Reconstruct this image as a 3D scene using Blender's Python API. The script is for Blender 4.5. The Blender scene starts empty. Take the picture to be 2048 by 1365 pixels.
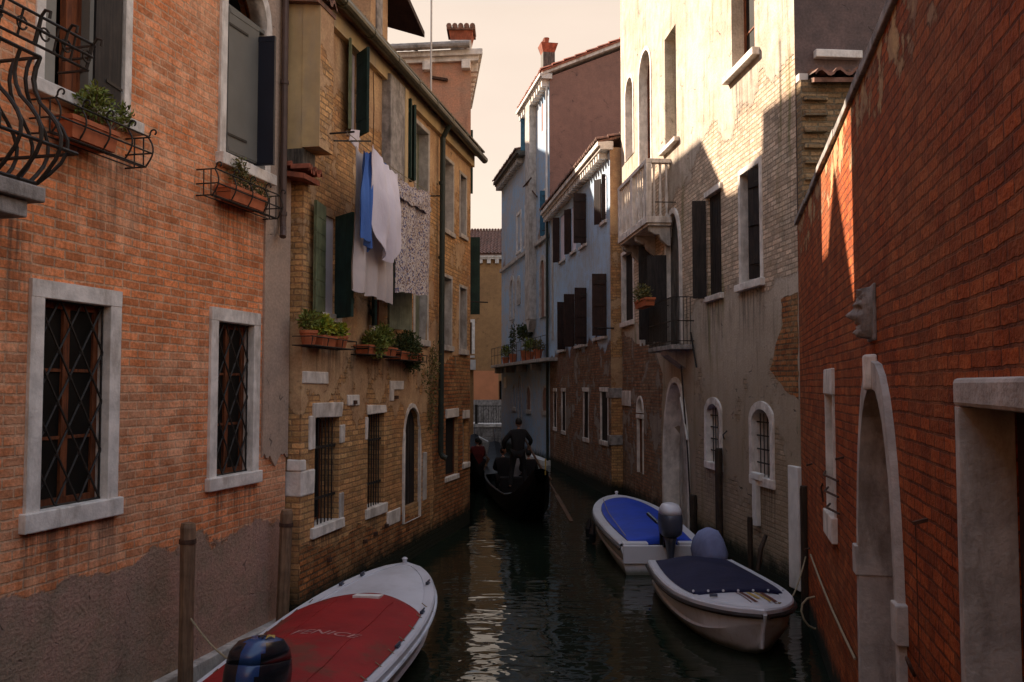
import bpy, bmesh, math, random
from mathutils import Vector, Matrix, noise as mnoise
from mathutils.geometry import tessellate_polygon
random.seed(7)
SC = bpy.context.scene
COL = SC.collection

# ---------------------------------------------------------------- camera
CAM_Z = 3.3
FPX = 1800.0                       # focal length in photo pixels (2048 wide)
PITCH = math.atan(90.5 / FPX)
cam = bpy.data.cameras.new('camera'); camo = bpy.data.objects.new('camera', cam); COL.objects.link(camo)
cam.lens = FPX / 2048 * 36; cam.sensor_width = 36; cam.clip_end = 600
camo.location = (0, 0, CAM_Z); camo.rotation_euler = (math.pi / 2 + PITCH, 0, 0)
SC.camera = camo

# ---------------------------------------------------------------- sky, sun, exposure
SUN = Vector((-1.0, 0.75, 0.90)).normalized()
SUN_EL = math.asin(SUN.z); SUN_AZ = math.atan2(SUN.x, SUN.y)
w = bpy.data.worlds.new('World'); SC.world = w; w.use_nodes = True
nt = w.node_tree; nt.nodes.clear()
sky = nt.nodes.new('ShaderNodeTexSky'); sky.sky_type = 'NISHITA'; sky.sun_disc = False
sky.sun_elevation = SUN_EL; sky.sun_rotation = SUN_AZ
bg = nt.nodes.new('ShaderNodeBackground'); out = nt.nodes.new('ShaderNodeOutputWorld')
tc = nt.nodes.new('ShaderNodeTexCoord'); sp = nt.nodes.new('ShaderNodeSeparateXYZ')
rp = nt.nodes.new('ShaderNodeValToRGB')
rp.color_ramp.elements[0].position = 0.0; rp.color_ramp.elements[0].color = (0.268, 0.218, 0.176, 1)
e = rp.color_ramp.elements.new(0.395); e.color = (0.250, 0.203, 0.164, 1)
e = rp.color_ramp.elements.new(0.50); e.color = (0.215, 0.255, 0.315, 1)
rp.color_ramp.elements[-1].position = 1.0; rp.color_ramp.elements[-1].color = (0.150, 0.178, 0.235, 1)
sc1 = nt.nodes.new('ShaderNodeVectorMath'); sc1.operation = 'SCALE'; sc1.inputs['Scale'].default_value = 0.02
sc2 = nt.nodes.new('ShaderNodeVectorMath'); sc2.operation = 'SCALE'; sc2.inputs['Scale'].default_value = 9.5
add = nt.nodes.new('ShaderNodeVectorMath'); add.operation = 'ADD'
nt.links.new(tc.outputs['Generated'], sp.inputs[0]); nt.links.new(sp.outputs['Z'], rp.inputs[0])
nt.links.new(sky.outputs[0], sc1.inputs[0]); nt.links.new(rp.outputs[0], sc2.inputs[0])
nt.links.new(sc1.outputs[0], add.inputs[0]); nt.links.new(sc2.outputs[0], add.inputs[1])
cn = nt.nodes.new('ShaderNodeTexNoise'); cm = nt.nodes.new('ShaderNodeMapping'); cm.inputs['Scale'].default_value = (1, 1, 3.5)
cn.inputs['Scale'].default_value = 2.2; cn.inputs['Detail'].default_value = 5; cr = nt.nodes.new('ShaderNodeMapRange')
cr.inputs['From Min'].default_value = 0.3; cr.inputs['From Max'].default_value = 0.7; cr.inputs['To Min'].default_value = 0.93; cr.inputs['To Max'].default_value = 1.07
nt.links.new(tc.outputs['Generated'], cm.inputs[0]); nt.links.new(cm.outputs[0], cn.inputs['Vector']); nt.links.new(cn.outputs['Fac'], cr.inputs['Value'])
mu = nt.nodes.new('ShaderNodeVectorMath'); mu.operation = 'SCALE'; nt.links.new(add.outputs[0], mu.inputs[0]); nt.links.new(cr.outputs['Result'], mu.inputs['Scale'])
nt.links.new(mu.outputs[0], bg.inputs[0]); bg.inputs[1].default_value = 0.1
nt.links.new(bg.outputs[0], out.inputs[0])
sl = bpy.data.lights.new('sun', 'SUN'); sl.energy = 3.8; sl.angle = math.radians(0.5); sl.color = (1.0, 0.83, 0.66)
slo = bpy.data.objects.new('sun', sl); COL.objects.link(slo)
slo.rotation_euler = SUN.to_track_quat('Z', 'Y').to_euler(); slo.location = (-20, 10, 30)
SC.view_settings.view_transform = 'Standard'; SC.view_settings.look = 'None'
SC.view_settings.exposure = 2.0; SC.view_settings.gamma = 1.0
SC.render.engine = 'CYCLES'
try:
    SC.cycles.max_bounces = 8; SC.cycles.diffuse_bounces = 5; SC.cycles.glossy_bounces = 4
    SC.cycles.transmission_bounces = 2; SC.cycles.caustics_reflective = False; SC.cycles.caustics_refractive = False
except Exception: pass

# ---------------------------------------------------------------- facade frames
RIGHT = Vector((1, 0, 0)); FWD = Vector((0, math.cos(PITCH), math.sin(PITCH))); UP = Vector((0, -math.sin(PITCH), math.cos(PITCH)))
def ray(px, py): return (px - 1024) * RIGHT + (682.5 - py) * UP + FPX * FWD
def at(px, py, Y):                                   # the point seen at px, py at depth Y
    d = ray(px, py); t = Y / d.y
    return Vector((0, 0, CAM_Z)) + d * t
class Frame:
    """A vertical facade plane: local x runs along it, y into the wall, z up."""
    def __init__(s, ox, oy, dx, dy):
        s.o = Vector((ox, oy, 0)); s.d = Vector((dx, dy, 0)).normalized()
        s.n = Vector((-s.d.y, s.d.x, 0)); s.holes = []
        s.rot = math.atan2(s.d.y, s.d.x)
    def p(s, px, py, off=0.0):
        d = ray(px, py); c = Vector((0, 0, CAM_Z))
        t = ((s.o - s.n * off) - c).dot(s.n) / d.dot(s.n)
        q = c + d * t - s.o
        return q.dot(s.d), q.z
    def x(s, px, off=0.0): return s.p(px, 773, off)[0]
    def rect(s, l, r, t, b, off=0.0):
        x0, x1 = s.x(l, off), s.x(r, off); m = (l + r) / 2
        return (x0, x1, s.p(m, b, off)[1], s.p(m, t, off)[1])
    def loc(s, v):
        q = Vector(v) - s.o; return (q.dot(s.d), q.dot(s.n), q.z)
    def world(s, x, y, z): return s.o + s.d * x + s.n * y + Vector((0, 0, z))

# ---------------------------------------------------------------- object helpers
def tag(o, label=None, cat=None, group=None, kind=None):
    if label: o['label'] = label
    if cat: o['category'] = cat
    if group: o['group'] = group
    if kind: o['kind'] = kind
    return o
def empty(name, loc=(0, 0, 0), rz=0.0):
    o = bpy.data.objects.new(name, None); COL.objects.link(o); o.empty_display_size = 0.3
    o.location = loc; o.rotation_euler = (0, 0, rz); return o
def house(name, F, label, cat='house', group=None):
    o = empty(name, (F.o.x, F.o.y, 0), F.rot); tag(o, label, cat, group); return o

class MB:
    def __init__(s): s.v = []; s.f = []; s.m = []; s.mi = 0
    def add(s, vs, fs):
        b = len(s.v); s.v += [tuple(v) for v in vs]
        for f in fs: s.f.append(tuple(i + b for i in f)); s.m.append(s.mi)
    def box(s, x0, x1, y0, y1, z0, z1, M=None):
        vs = [Vector((x, y, z)) for z in (z0, z1) for y in (y0, y1) for x in (x0, x1)]
        if M: vs = [M @ v for v in vs]
        s.add(vs, [(0, 2, 3, 1), (4, 5, 7, 6), (0, 1, 5, 4), (2, 6, 7, 3), (0, 4, 6, 2), (1, 3, 7, 5)])
    def poly(s, pts): s.add(pts, [tuple(range(len(pts)))])
    def prism(s, pts, y0, y1):                        # pts (x,z) outline, extruded in y
        n = len(pts)
        a = [(x, y0, z) for x, z in pts]; b = [(x, y1, z) for x, z in pts]
        tr = tessellate_polygon([[Vector((x, z, 0)) for x, z in pts]])
        s.add(a + b, [t for t in tr] + [tuple(i + n for i in t[::-1]) for t in tr] + [(i, (i + 1) % n, (i + 1) % n + n, i + n) for i in range(n)])
    def ring(s, outer, inner, y0, y1):                # both (x,z) lists of equal length
        n = len(outer)
        vs = [(x, y0, z) for x, z in outer] + [(x, y0, z) for x, z in inner] + [(x, y1, z) for x, z in inner] + [(x, y1, z) for x, z in outer]
        fs = []
        for i in range(n):
            j = (i + 1) % n
            for k in range(4):
                a = k * n; b = ((k + 1) % 4) * n
                fs.append((a + i, a + j, b + j, b + i))
        s.add(vs, fs)
    def tube(s, path, r, seg=8, cap=True, close=False):
        P = [Vector(p) for p in path]; n = len(P)
        rr = r if isinstance(r, (list, tuple)) else [r] * n
        up = Vector((0, 0, 1)); rings = []; prev = None
        for i in range(n):
            if close: t = P[(i + 1) % n] - P[i - 1]
            else: t = P[min(i + 1, n - 1)] - P[max(i - 1, 0)]
            if t.length < 1e-9: t = Vector((0, 0, 1))
            t.normalize()
            if prev is None:
                a = up if abs(t.dot(up)) < 0.95 else Vector((1, 0, 0))
                u = t.cross(a).normalized()
            else:
                u = (prev - t * prev.dot(t))
                u = u.normalized() if u.length > 1e-6 else t.cross(up).normalized()
            prev = u; v = t.cross(u)
            rings.append([P[i] + (u * math.cos(2 * math.pi * k / seg) + v * math.sin(2 * math.pi * k / seg)) * rr[i] for k in range(seg)])
        vs = [q for R in rings for q in R]; fs = []
        for i in range(n if close else n - 1):
            for k in range(seg):
                a = i * seg; b = ((i + 1) % n) * seg
                fs.append((a + k, a + (k + 1) % seg, b + (k + 1) % seg, b + k))
        if cap and not close: fs += [tuple(range(seg))[::-1], tuple(range((n - 1) * seg, n * seg))]
        s.add(vs, fs)
    def bar(s, p, q, wd, th=None, up=(0, 0, 1)):      # rectangular bar p->q
        p = Vector(p); q = Vector(q); t = (q - p); L = t.length; t.normalize(); th = th or wd
        a = Vector(up)
        if abs(t.dot(a)) > 0.95: a = Vector((1, 0, 0))
        u = t.cross(a).normalized(); v = u.cross(t)
        vs = [b + u * i * wd / 2 + v * j * th / 2 for b in (p, q) for i, j in ((-1, -1), (1, -1), (1, 1), (-1, 1))]
        s.add(vs, [(0, 3, 2, 1), (4, 5, 6, 7), (0, 1, 5, 4), (1, 2, 6, 5), (2, 3, 7, 6), (3, 0, 4, 7)])
    def lathe(s, prof, c=(0, 0, 0), seg=12):          # prof (r,z)
        cx, cy, cz = c; vs = []; n = len(prof)
        for r, z in prof:
            for k in range(seg):
                a = 2 * math.pi * k / seg; vs.append((cx + r * math.cos(a), cy + r * math.sin(a), cz + z))
        fs = [(i * seg + k, i * seg + (k + 1) % seg, (i + 1) * seg + (k + 1) % seg, (i + 1) * seg + k) for i in range(n - 1) for k in range(seg)]
        fs += [tuple(range(seg))[::-1], tuple(range((n - 1) * seg, n * seg))]
        s.add(vs, fs)
    def ball(s, c, r, seg=10, rings=7):
        rx, ry, rz = r if isinstance(r, (tuple, list)) else (r, r, r)
        vs = []; 
        for i in range(rings + 1):
            p = math.pi * i / rings
            for k in range(seg):
                a = 2 * math.pi * k / seg
                vs.append((c[0] + rx * math.sin(p) * math.cos(a), c[1] + ry * math.sin(p) * math.sin(a), c[2] - rz * math.cos(p)))
        s.add(vs, [(i * seg + k, i * seg + (k + 1) % seg, (i + 1) * seg + (k + 1) % seg, (i + 1) * seg + k) for i in range(rings) for k in range(seg)])
    def grid(s, rows, closed=False):                  # rows of points
        n = len(rows[0]); vs = [p for r in rows for p in r]
        s.add(vs, [(i * n + k, i * n + (k + 1) % n, (i + 1) * n + (k + 1) % n, (i + 1) * n + k) for i in range(len(rows) - 1) for k in range(n if closed else n - 1)])
    def build_each(s, name, mats, parent=None, **k):
        """One object per connected piece."""
        par = list(range(len(s.v)))
        def fd(i):
            while par[i] != i: par[i] = par[par[i]]; i = par[i]
            return i
        for f in s.f:
            r = fd(f[0])
            for i in f[1:]: par[fd(i)] = r
        comps = {}
        for f, m in zip(s.f, s.m): comps.setdefault(fd(f[0]), []).append((f, m))
        out = []
        for fs in comps.values():
            b = MB(); mp = {}
            for f, m in fs:
                for i in f:
                    if i not in mp: mp[i] = len(b.v); b.v.append(s.v[i])
                b.f.append(tuple(mp[i] for i in f)); b.m.append(m)
            out.append(b.build(name, mats, parent, **k))
        return out
    def build(s, name, mats, parent=None, smooth=False, bevel=0, jitter=0):
        me = bpy.data.meshes.new(name); me.from_pydata(s.v, [], s.f); 
        if not isinstance(mats, (list, tuple)): mats = [mats]
        for m in mats: me.materials.append(m)
        for p, i in zip(me.polygons, s.m): p.material_index = i
        bm = bmesh.new(); bm.from_mesh(me)
        bmesh.ops.remove_doubles(bm, verts=bm.verts, dist=1e-5) if smooth else None
        bmesh.ops.recalc_face_normals(bm, faces=bm.faces)
        if jitter:
            for v in bm.verts: v.co += Vector(mnoise.noise_vector(v.co * 9.0)) * jitter
        bm.to_mesh(me); bm.free()
        if smooth:
            for p in me.polygons: p.use_smooth = True
        me.update()
        o = bpy.data.objects.new(name, me); COL.objects.link(o)
        if parent: o.parent = parent
        if bevel:
            b = o.modifiers.new('bevel', 'BEVEL'); b.width = bevel; b.segments = 2; b.limit_method = 'ANGLE'
        return o

# ---------------------------------------------------------------- materials
class N:
    def __init__(s, name):
        s.m = bpy.data.materials.new(name); s.m.use_nodes = True; s.t = s.m.node_tree; s.t.nodes.clear()
        s.out = s.t.nodes.new('ShaderNodeOutputMaterial'); s.b = s.t.nodes.new('ShaderNodeBsdfPrincipled')
        s.t.links.new(s.b.outputs[0], s.out.inputs[0])
    def n(s, ty, **k):
        x = s.t.nodes.new(ty)
        for a, b in k.items(): setattr(x, a, b)
        return x
    def L(s, a, b): s.t.links.new(a, b)
    def set(s, sock, v):
        if isinstance(v, bpy.types.NodeSocket): s.L(v, sock)
        elif isinstance(v, (tuple, list)) and len(v) == 3 and sock.type == 'RGBA': sock.default_value = (*v, 1)
        else: sock.default_value = v
    def co(s): return s.n('ShaderNodeTexCoord').outputs['Object']
    def map(s, v, sc=(1, 1, 1), loc=(0, 0, 0)):
        m = s.n('ShaderNodeMapping'); s.L(v, m.inputs[0]); m.inputs['Scale'].default_value = sc; m.inputs['Location'].default_value = loc; return m.outputs[0]
    def noise(s, v, scale, detail=3, rough=0.55, col=False, dist=0.0):
        x = s.n('ShaderNodeTexNoise'); s.L(v, x.inputs['Vector']); x.inputs['Scale'].default_value = scale
        x.inputs['Detail'].default_value = detail; x.inputs['Roughness'].default_value = rough; x.inputs['Distortion'].default_value = dist
        return x.outputs['Color' if col else 'Fac']
    def vor(s, v, scale, feat='F1', out='Distance'):
        x = s.n('ShaderNodeTexVoronoi', feature=feat); s.L(v, x.inputs['Vector']); x.inputs['Scale'].default_value = scale; return x.outputs[out]
    def math(s, op, a, b=0.0, c=None, clamp=False):
        x = s.n('ShaderNodeMath', operation=op, use_clamp=clamp); s.set(x.inputs[0], a); s.set(x.inputs[1], b)
        if c is not None: s.set(x.inputs[2], c)
        return x.outputs[0]
    def mr(s, v, a, b, c=0.0, d=1.0, smooth=True):
        x = s.n('ShaderNodeMapRange'); x.interpolation_type = 'SMOOTHSTEP' if smooth else 'LINEAR'
        s.set(x.inputs['Value'], v); x.inputs['From Min'].default_value = a; x.inputs['From Max'].default_value = b
        x.inputs['To Min'].default_value = c; x.inputs['To Max'].default_value = d; return x.outputs['Result']
    def mix(s, f, a, b, mode='MIX'):
        x = s.n('ShaderNodeMix', data_type='RGBA', blend_type=mode); x.clamp_factor = True
        s.set(x.inputs[0], f); s.set(x.inputs[6], a); s.set(x.inputs[7], b); return x.outputs[2]
    def ramp(s, v, stops, interp='LINEAR'):
        x = s.n('ShaderNodeValToRGB'); s.L(v, x.inputs[0]); r = x.color_ramp; r.interpolation = interp
        while len(r.elements) < len(stops): r.elements.new(0.5)
        for e, (p, c) in zip(r.elements, stops): e.position = p; e.color = (*c, 1) if not isinstance(c, float) else (c, c, c, 1)
        return x.outputs[0]
    def sep(s, v): return s.n('ShaderNodeSeparateXYZ') , v
    def xyz(s, v):
        x = s.n('ShaderNodeSeparateXYZ'); s.L(v, x.inputs[0]); return x.outputs
    def comb(s, a, b, c):
        x = s.n('ShaderNodeCombineXYZ'); s.set(x.inputs[0], a); s.set(x.inputs[1], b); s.set(x.inputs[2], c); return x.outputs[0]
    def vadd(s, a, b):
        x = s.n('ShaderNodeVectorMath', operation='ADD'); s.set(x.inputs[0], a); s.set(x.inputs[1], b); return x.outputs[0]
    def vscale(s, a, f):
        x = s.n('ShaderNodeVectorMath', operation='SCALE'); s.set(x.inputs[0], a); x.inputs['Scale'].default_value = f; return x.outputs[0]
    def bump(s, h, strength=0.5, dist=0.01, nrm=None):
        x = s.n('ShaderNodeBump'); s.L(h, x.inputs['Height']); x.inputs['Strength'].default_value = strength; x.inputs['Distance'].default_value = dist
        if nrm: s.L(nrm, x.inputs['Normal'])
        return x.outputs[0]
    def done(s, col=None, rough=0.9, nrm=None, metal=0.0, spec=0.3):
        if col is not None: s.set(s.b.inputs['Base Color'], col)
        s.set(s.b.inputs['Roughness'], rough); s.b.inputs['Metallic'].default_value = metal
        s.b.inputs['Specular IOR Level'].default_value = spec
        if nrm: s.L(nrm, s.b.inputs['Normal'])
        return s.m

def simple(name, col, rough=0.7, var=0.25, scale=6, bump=0.3, metal=0.0, spec=0.3, dirt=None, dist=0.004, dirt_amt=0.5):
    a = N(name); c = a.co(); n1 = a.noise(c, scale, 5, 0.6); n2 = a.noise(c, scale * 6, 3)
    k = a.mr(n1, 0.25, 0.75, 1 - var, 1 + var)
    cc = a.mix(1.0, col, a.comb(k, k, k), 'MULTIPLY')
    if dirt:
        d = a.noise(a.map(c, (1, 1, 0.3)), scale * 0.6, 6, 0.7)
        cc = a.mix(a.mr(d, 0.45, 0.7, 0, dirt_amt), cc, dirt)
    h = a.math('ADD', n1, a.math('MULTIPLY', n2, 0.4))
    return a.done(cc, rough, a.bump(h, bump, dist), metal, spec)

def wall_mat(name, c1, c2, mortar, bw=0.26, bh=0.085, ms=0.012, stain=None, stain_amt=0.5, pl=(0.4, 0.36, 0.3), pl2=(0.3, 0.26, 0.22),
             prof=((0, 0.0), (20, 0.0)), pscale=0.6, amp=0.9, pdetail=7, algae=0.45, bstr=0.6, streak=0.35, soot=(0.05, 0.045, 0.04), seed=0.0, edge=0.03, pbump=0.25, moss=0.0, damp=None, bleach=0.0, bdist=0.02, drips=()):
    a = N(name); P = a.map(a.co(), (1, 1, 1), (seed, seed * 0.37, 0))
    X = a.xyz(P); U = a.math('ADD', X[0], X[1]); z = X[2]
    V = a.comb(U, z, 0.0)
    wob = a.noise(V, 1.3, 3, 0.6, col=True); wob2 = a.noise(V, 14, 2, 0.5, col=True)
    Vw = a.vadd(V, a.vadd(a.vscale(wob, 0.035), a.vscale(wob2, 0.016)))
    br = a.n('ShaderNodeTexBrick'); a.L(Vw, br.inputs['Vector']); br.inputs['Scale'].default_value = 1.0
    br.inputs['Brick Width'].default_value = bw; br.inputs['Row Height'].default_value = bh
    br.inputs['Mortar Size'].default_value = ms; br.inputs['Mortar Smooth'].default_value = 0.35; br.inputs['Bias'].default_value = -0.1
    a.set(br.inputs['Color1'], c1); a.set(br.inputs['Color2'], c2); a.set(br.inputs['Mortar'], mortar)
    big = a.noise(V, 0.55, 5, 0.62); mid = a.noise(V, 3.2, 5, 0.65); fine = a.noise(V, 26, 4, 0.6)
    bc = br.outputs['Color']
    if stain: bc = a.mix(a.mr(a.math('ADD', a.math('MULTIPLY', big, 0.55), a.math('MULTIPLY', mid, 0.45)), 0.42, 0.60, 0, stain_amt), bc, stain)
    k = a.mr(a.math('ADD', a.math('MULTIPLY', mid, 0.5), a.math('MULTIPLY', fine, 0.5)), 0.3, 0.7, 0.62, 1.35)
    bc = a.mix(1.0, bc, a.comb(k, k, k), 'MULTIPLY')
    # single odd bricks, darker or paler
    W_ = a.xyz(Vw); rown = a.math('FLOOR', a.math('DIVIDE', W_[1], bh))
    par_ = a.math('SUBTRACT', 1.0, a.math('FLOORED_MODULO', rown, 2.0))
    cellv = a.comb(a.math('FLOOR', a.math('DIVIDE', a.math('ADD', W_[0], a.math('MULTIPLY', par_, bw * 0.5)), bw)), rown, 0.0)
    wn = a.n('ShaderNodeTexWhiteNoise', noise_dimensions='3D'); a.L(cellv, wn.inputs[0])
    kb = a.mr(wn.outputs['Value'], 0.0, 1.0, 0.76, 1.22, False)
    bc = a.mix(a.math('SUBTRACT', 1.0, br.outputs['Fac']), bc, a.mix(1.0, bc, a.comb(kb, kb, kb), 'MULTIPLY'))
    if bleach: bc = a.mix(a.mr(a.noise(V, 1.7, 7, 0.75), 0.52, 0.68, 0, bleach), bc, (0.5, 0.46, 0.42))
    stv = a.comb(a.math('MULTIPLY', U, 3.0), a.math('MULTIPLY', z, 0.35), 0.0)
    st = a.noise(stv, 1.6, 6, 0.7)
    pc = a.mix(a.mr(a.math('ADD', a.math('MULTIPLY', big, 0.5), a.math('MULTIPLY', mid, 0.5)), 0.38, 0.62), pl, pl2)
    kf = a.mr(fine, 0.3, 0.7, 0.86, 1.14); pc = a.mix(1.0, pc, a.comb(kf, kf, kf), 'MULTIPLY')
    zn = a.math('DIVIDE', z, 20.0)
    zmax = 20.0
    stops = [(min(1, max(0, zz / zmax)), float(pp)) for zz, pp in prof]
    pr = a.ramp(zn, stops)
    nz = a.noise(V, pscale, pdetail, 0.62)
    val = a.math('ADD', pr, a.math('MULTIPLY', a.math('SUBTRACT', nz, 0.5), amp))
    mask = a.mr(val, 0.5 - edge, 0.5 + edge)
    near = a.mr(a.math('ABSOLUTE', a.math('SUBTRACT', val, 0.5)), 0.0, 0.05, 1, 0)
    col = a.mix(mask, bc, pc)
    col = a.mix(a.math('MULTIPLY', near, 0.45), col, a.mix(1.0, col, (0.45, 0.42, 0.4), 'MULTIPLY'))
    col = a.mix(a.mr(st, 0.5, 0.75, 0, streak), col, soot)
    if moss:
        col = a.mix(a.math('MULTIPLY', a.mr(a.noise(stv, 0.9, 5, 0.6), 0.55, 0.7), moss), col, (0.13, 0.13, 0.03))
    if damp:
        dz, dc = damp
        col = a.mix(a.mr(a.math('ADD', z, a.math('MULTIPLY', a.math('SUBTRACT', mid, 0.5), dz * 1.2)), dz * 0.3, dz * 1.2, 0.75, 0), col, dc)
    # cracks in the render
    ck = a.vor(a.vadd(V, a.vscale(wob, 0.9)), 0.55, 'DISTANCE_TO_EDGE')
    ckm = a.math('MULTIPLY', a.mr(ck, 0.0, 0.007, 1, 0), a.math('MULTIPLY', mask, a.mr(mid, 0.52, 0.58)))
    col = a.mix(a.math('MULTIPLY', ckm, 0.7), col, (0.05, 0.04, 0.035))
    dst = a.mr(a.noise(a.comb(a.math('MULTIPLY', U, 9.0), a.math('MULTIPLY', z, 0.5), 0.0), 1.5, 4, 0.65), 0.40, 0.66)
    for (dx0, dx1, dz1, dl) in drips:
        mx = a.math('MULTIPLY', a.mr(X[0], dx0 - .06 + seed, dx0 + .08 + seed), a.mr(X[0], dx1 - .08 + seed, dx1 + .06 + seed, 1, 0))
        mz = a.math('MULTIPLY', a.mr(z, dz1 - dl, dz1, 0, 1, False), a.mr(z, dz1 - .01, dz1 + .01, 1, 0))
        col = a.mix(a.math('MULTIPLY', a.math('MULTIPLY', mx, mz), a.math('MULTIPLY', dst, .75)), col, soot)
    ag = a.mr(a.math('ADD', z, a.math('MULTIPLY', a.math('SUBTRACT', mid, 0.5), 0.5)), algae * 0.5, algae * 1.25, 1, 0)
    col = a.mix(ag, col, (0.022, 0.024, 0.014))
    hb = a.math('SUBTRACT', 1.0, br.outputs['Fac'])
    hb = a.math('ADD', hb, a.math('MULTIPLY', a.math('ADD', fine, a.math('MULTIPLY', kb, 0.35)), 0.7))
    hp = a.math('ADD', 1.3, a.math('ADD', a.math('MULTIPLY', fine, pbump), a.math('MULTIPLY', mid, pbump * 2)))
    mm = a.n('ShaderNodeMix', data_type='FLOAT'); a.L(mask, mm.inputs[0]); a.L(hb, mm.inputs[2]); a.L(hp, mm.inputs[3])
    h = a.math('SUBTRACT', mm.outputs[0], a.math('MULTIPLY', ckm, 0.8))
    return a.done(col, 0.92, a.bump(h, bstr, bdist), 0, 0.2)

def water_mat():
    a = N('canal_water'); c = a.co()
    w1 = a.noise(a.map(c, (1.0, 1.5, 1.0)), 0.85, 2, 0.45, dist=0.5); w2 = a.noise(a.map(c, (1.0, 1.9, 1.0)), 3.1, 1, 0.45, dist=0.7); w3 = a.noise(a.map(c, (1.0, 1.7, 1.0)), 9.0, 1, 0.4)
    calm = a.mr(a.noise(c, 0.35, 3), 0.40, 0.62, 0.35, 1.0)
    h = a.math('ADD', a.math('MULTIPLY', w1, 0.020), a.math('MULTIPLY', calm, a.math('ADD', a.math('MULTIPLY', w2, 0.0125), a.math('MULTIPLY', w3, 0.0010))))
    a.b.inputs['IOR'].default_value = 1.33
    return a.done((0.010, 0.016, 0.010), 0.0, a.bump(h, 1.0, 1.0), 0, 0.5)

def leaf_mat(name, c1, c2):
    a = N(name); oi = a.noise(a.co(), 9, 2); g = a.n('ShaderNodeNewGeometry')
    col = a.mix(a.mr(oi, 0.35, 0.65), c1, c2)
    k = a.mr(g.outputs['Random Per Island'], 0, 1, 0.6, 1.4, False)
    col = a.mix(1.0, col, a.comb(k, k, k), 'MULTIPLY')
    m = a.done(col, 0.6, None, 0, 0.3)
    return m

def wood_mat(name, c1, c2, axis='z', rough=0.7, scale=1.0):
    a = N(name); c = a.co(); sc = {'z': (14, 14, 1.2), 'x': (1.2, 14, 14)}[axis]
    n1 = a.noise(a.map(c, tuple(v * scale for v in sc)), 2.0, 6, 0.7); n2 = a.noise(c, 5, 3)
    col = a.mix(a.mr(n1, 0.35, 0.65), c1, c2); k = a.mr(n2, 0.3, 0.7, 0.75, 1.2)
    return a.done(a.mix(1.0, col, a.comb(k, k, k), 'MULTIPLY'), rough, a.bump(n1, 0.4, 0.004))

M = {}
M['stone'] = simple('istrian_stone', (0.72, 0.66, 0.60), 0.85, 0.22, 5, 0.6, dirt=(0.28, 0.22, 0.17), dirt_amt=0.7, dist=0.018)
M['stone_dark'] = simple('weathered_stone', (0.30, 0.27, 0.25), 0.88, 0.38, 7, 0.9, dirt=(0.08, 0.07, 0.06), dirt_amt=0.7, dist=0.015)
M['stone_grey'] = simple('grey_stone', (0.46, 0.42, 0.385), 0.88, 0.24, 5, 0.8, dirt=(0.17, 0.14, 0.115), dirt_amt=0.7, dist=0.02)
M['stone_white'] = simple('white_stone', (0.72, 0.70, 0.66), 0.8, 0.12, 4, 0.3, dirt=(0.3, 0.27, 0.22), dirt_amt=0.4)
M['iron'] = simple('wrought_iron', (0.030, 0.024, 0.020), 0.6, 0.3, 20, 0.2, metal=0.3, spec=0.4)
M['rust'] = simple('rusty_iron', (0.07, 0.035, 0.022), 0.85, 0.4, 16, 0.3)
M['dark'] = simple('dark_interior', (0.010, 0.008, 0.007), 0.95, 0.2, 3, 0.0)
M['glass'] = simple('old_glass', (0.012, 0.010, 0.008), 0.5, 0.1, 2, 0.05, spec=0.15)
M['glass_blue'] = simple('sky_glass', (0.10, 0.12, 0.13), 0.05, 0.1, 2, 0.05, spec=0.8)
M['brownwood'] = wood_mat('brown_window_wood', (0.22, 0.065, 0.022), (0.10, 0.03, 0.012))
M['curtain'] = simple('grey_curtain', (0.30, 0.28, 0.24), 0.9, 0.15, 3, 0.1)
M['shut_green'] = wood_mat('green_shutter_paint', (0.018, 0.045, 0.035), (0.012, 0.032, 0.026))
M['shut_olive'] = wood_mat('olive_shutter_paint', (0.20, 0.22, 0.12), (0.15, 0.17, 0.09))
M['shut_pale'] = wood_mat('pale_green_shutter', (0.20, 0.21, 0.14), (0.15, 0.16, 0.11))
M['shut_brown'] = wood_mat('dark_brown_shutter', (0.040, 0.018, 0.013), (0.022, 0.011, 0.009))
M['shut_black'] = wood_mat('weathered_black_shutter', (0.035, 0.026, 0.022), (0.012, 0.010, 0.010))
M['shut_old'] = wood_mat('bare_grey_shutter', (0.14, 0.12, 0.10), (0.04, 0.035, 0.03))
M['shut_grey'] = simple('grey_metal_shutter', (0.14, 0.135, 0.12), 0.6, 0.1, 2, 0.05)
M['shut_navy'] = simple('navy_metal_shutter', (0.010, 0.013, 0.024), 0.45, 0.15, 3, 0.05)
M['shut_blue'] = wood_mat('blue_shutter_paint', (0.035, 0.13, 0.20), (0.025, 0.09, 0.15))
M['pipe_brown'] = simple('brown_pipe', (0.10, 0.065, 0.055), 0.5, 0.15, 6, 0.1, metal=0.2)
M['pipe_green'] = simple('dark_green_pipe', (0.022, 0.030, 0.024), 0.5, 0.25, 6, 0.1)
M['gutter'] = simple('olive_gutter', (0.07, 0.058, 0.030), 0.45, 0.35, 4, 0.2, metal=0.3, spec=0.5)
M['pipe_white'] = simple('white_pipe', (0.55, 0.5, 0.45), 0.5, 0.12, 6, 0.1)
M['terracotta'] = simple('terracotta', (0.42, 0.12, 0.05), 0.75, 0.2, 8, 0.2)
M['tile'] = simple('roof_tile', (0.20, 0.10, 0.07), 0.9, 0.5, 6, 0.5, dirt=(0.05, 0.045, 0.03), dirt_amt=0.7, dist=0.01)
M['tile_red'] = simple('red_roof_tile', (0.30, 0.09, 0.05), 0.9, 0.4, 6, 0.5, dirt=(0.09, 0.05, 0.04))
M['soil'] = simple('soil', (0.03, 0.02, 0.012), 1.0, 0.4, 20, 0.5)
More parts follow.
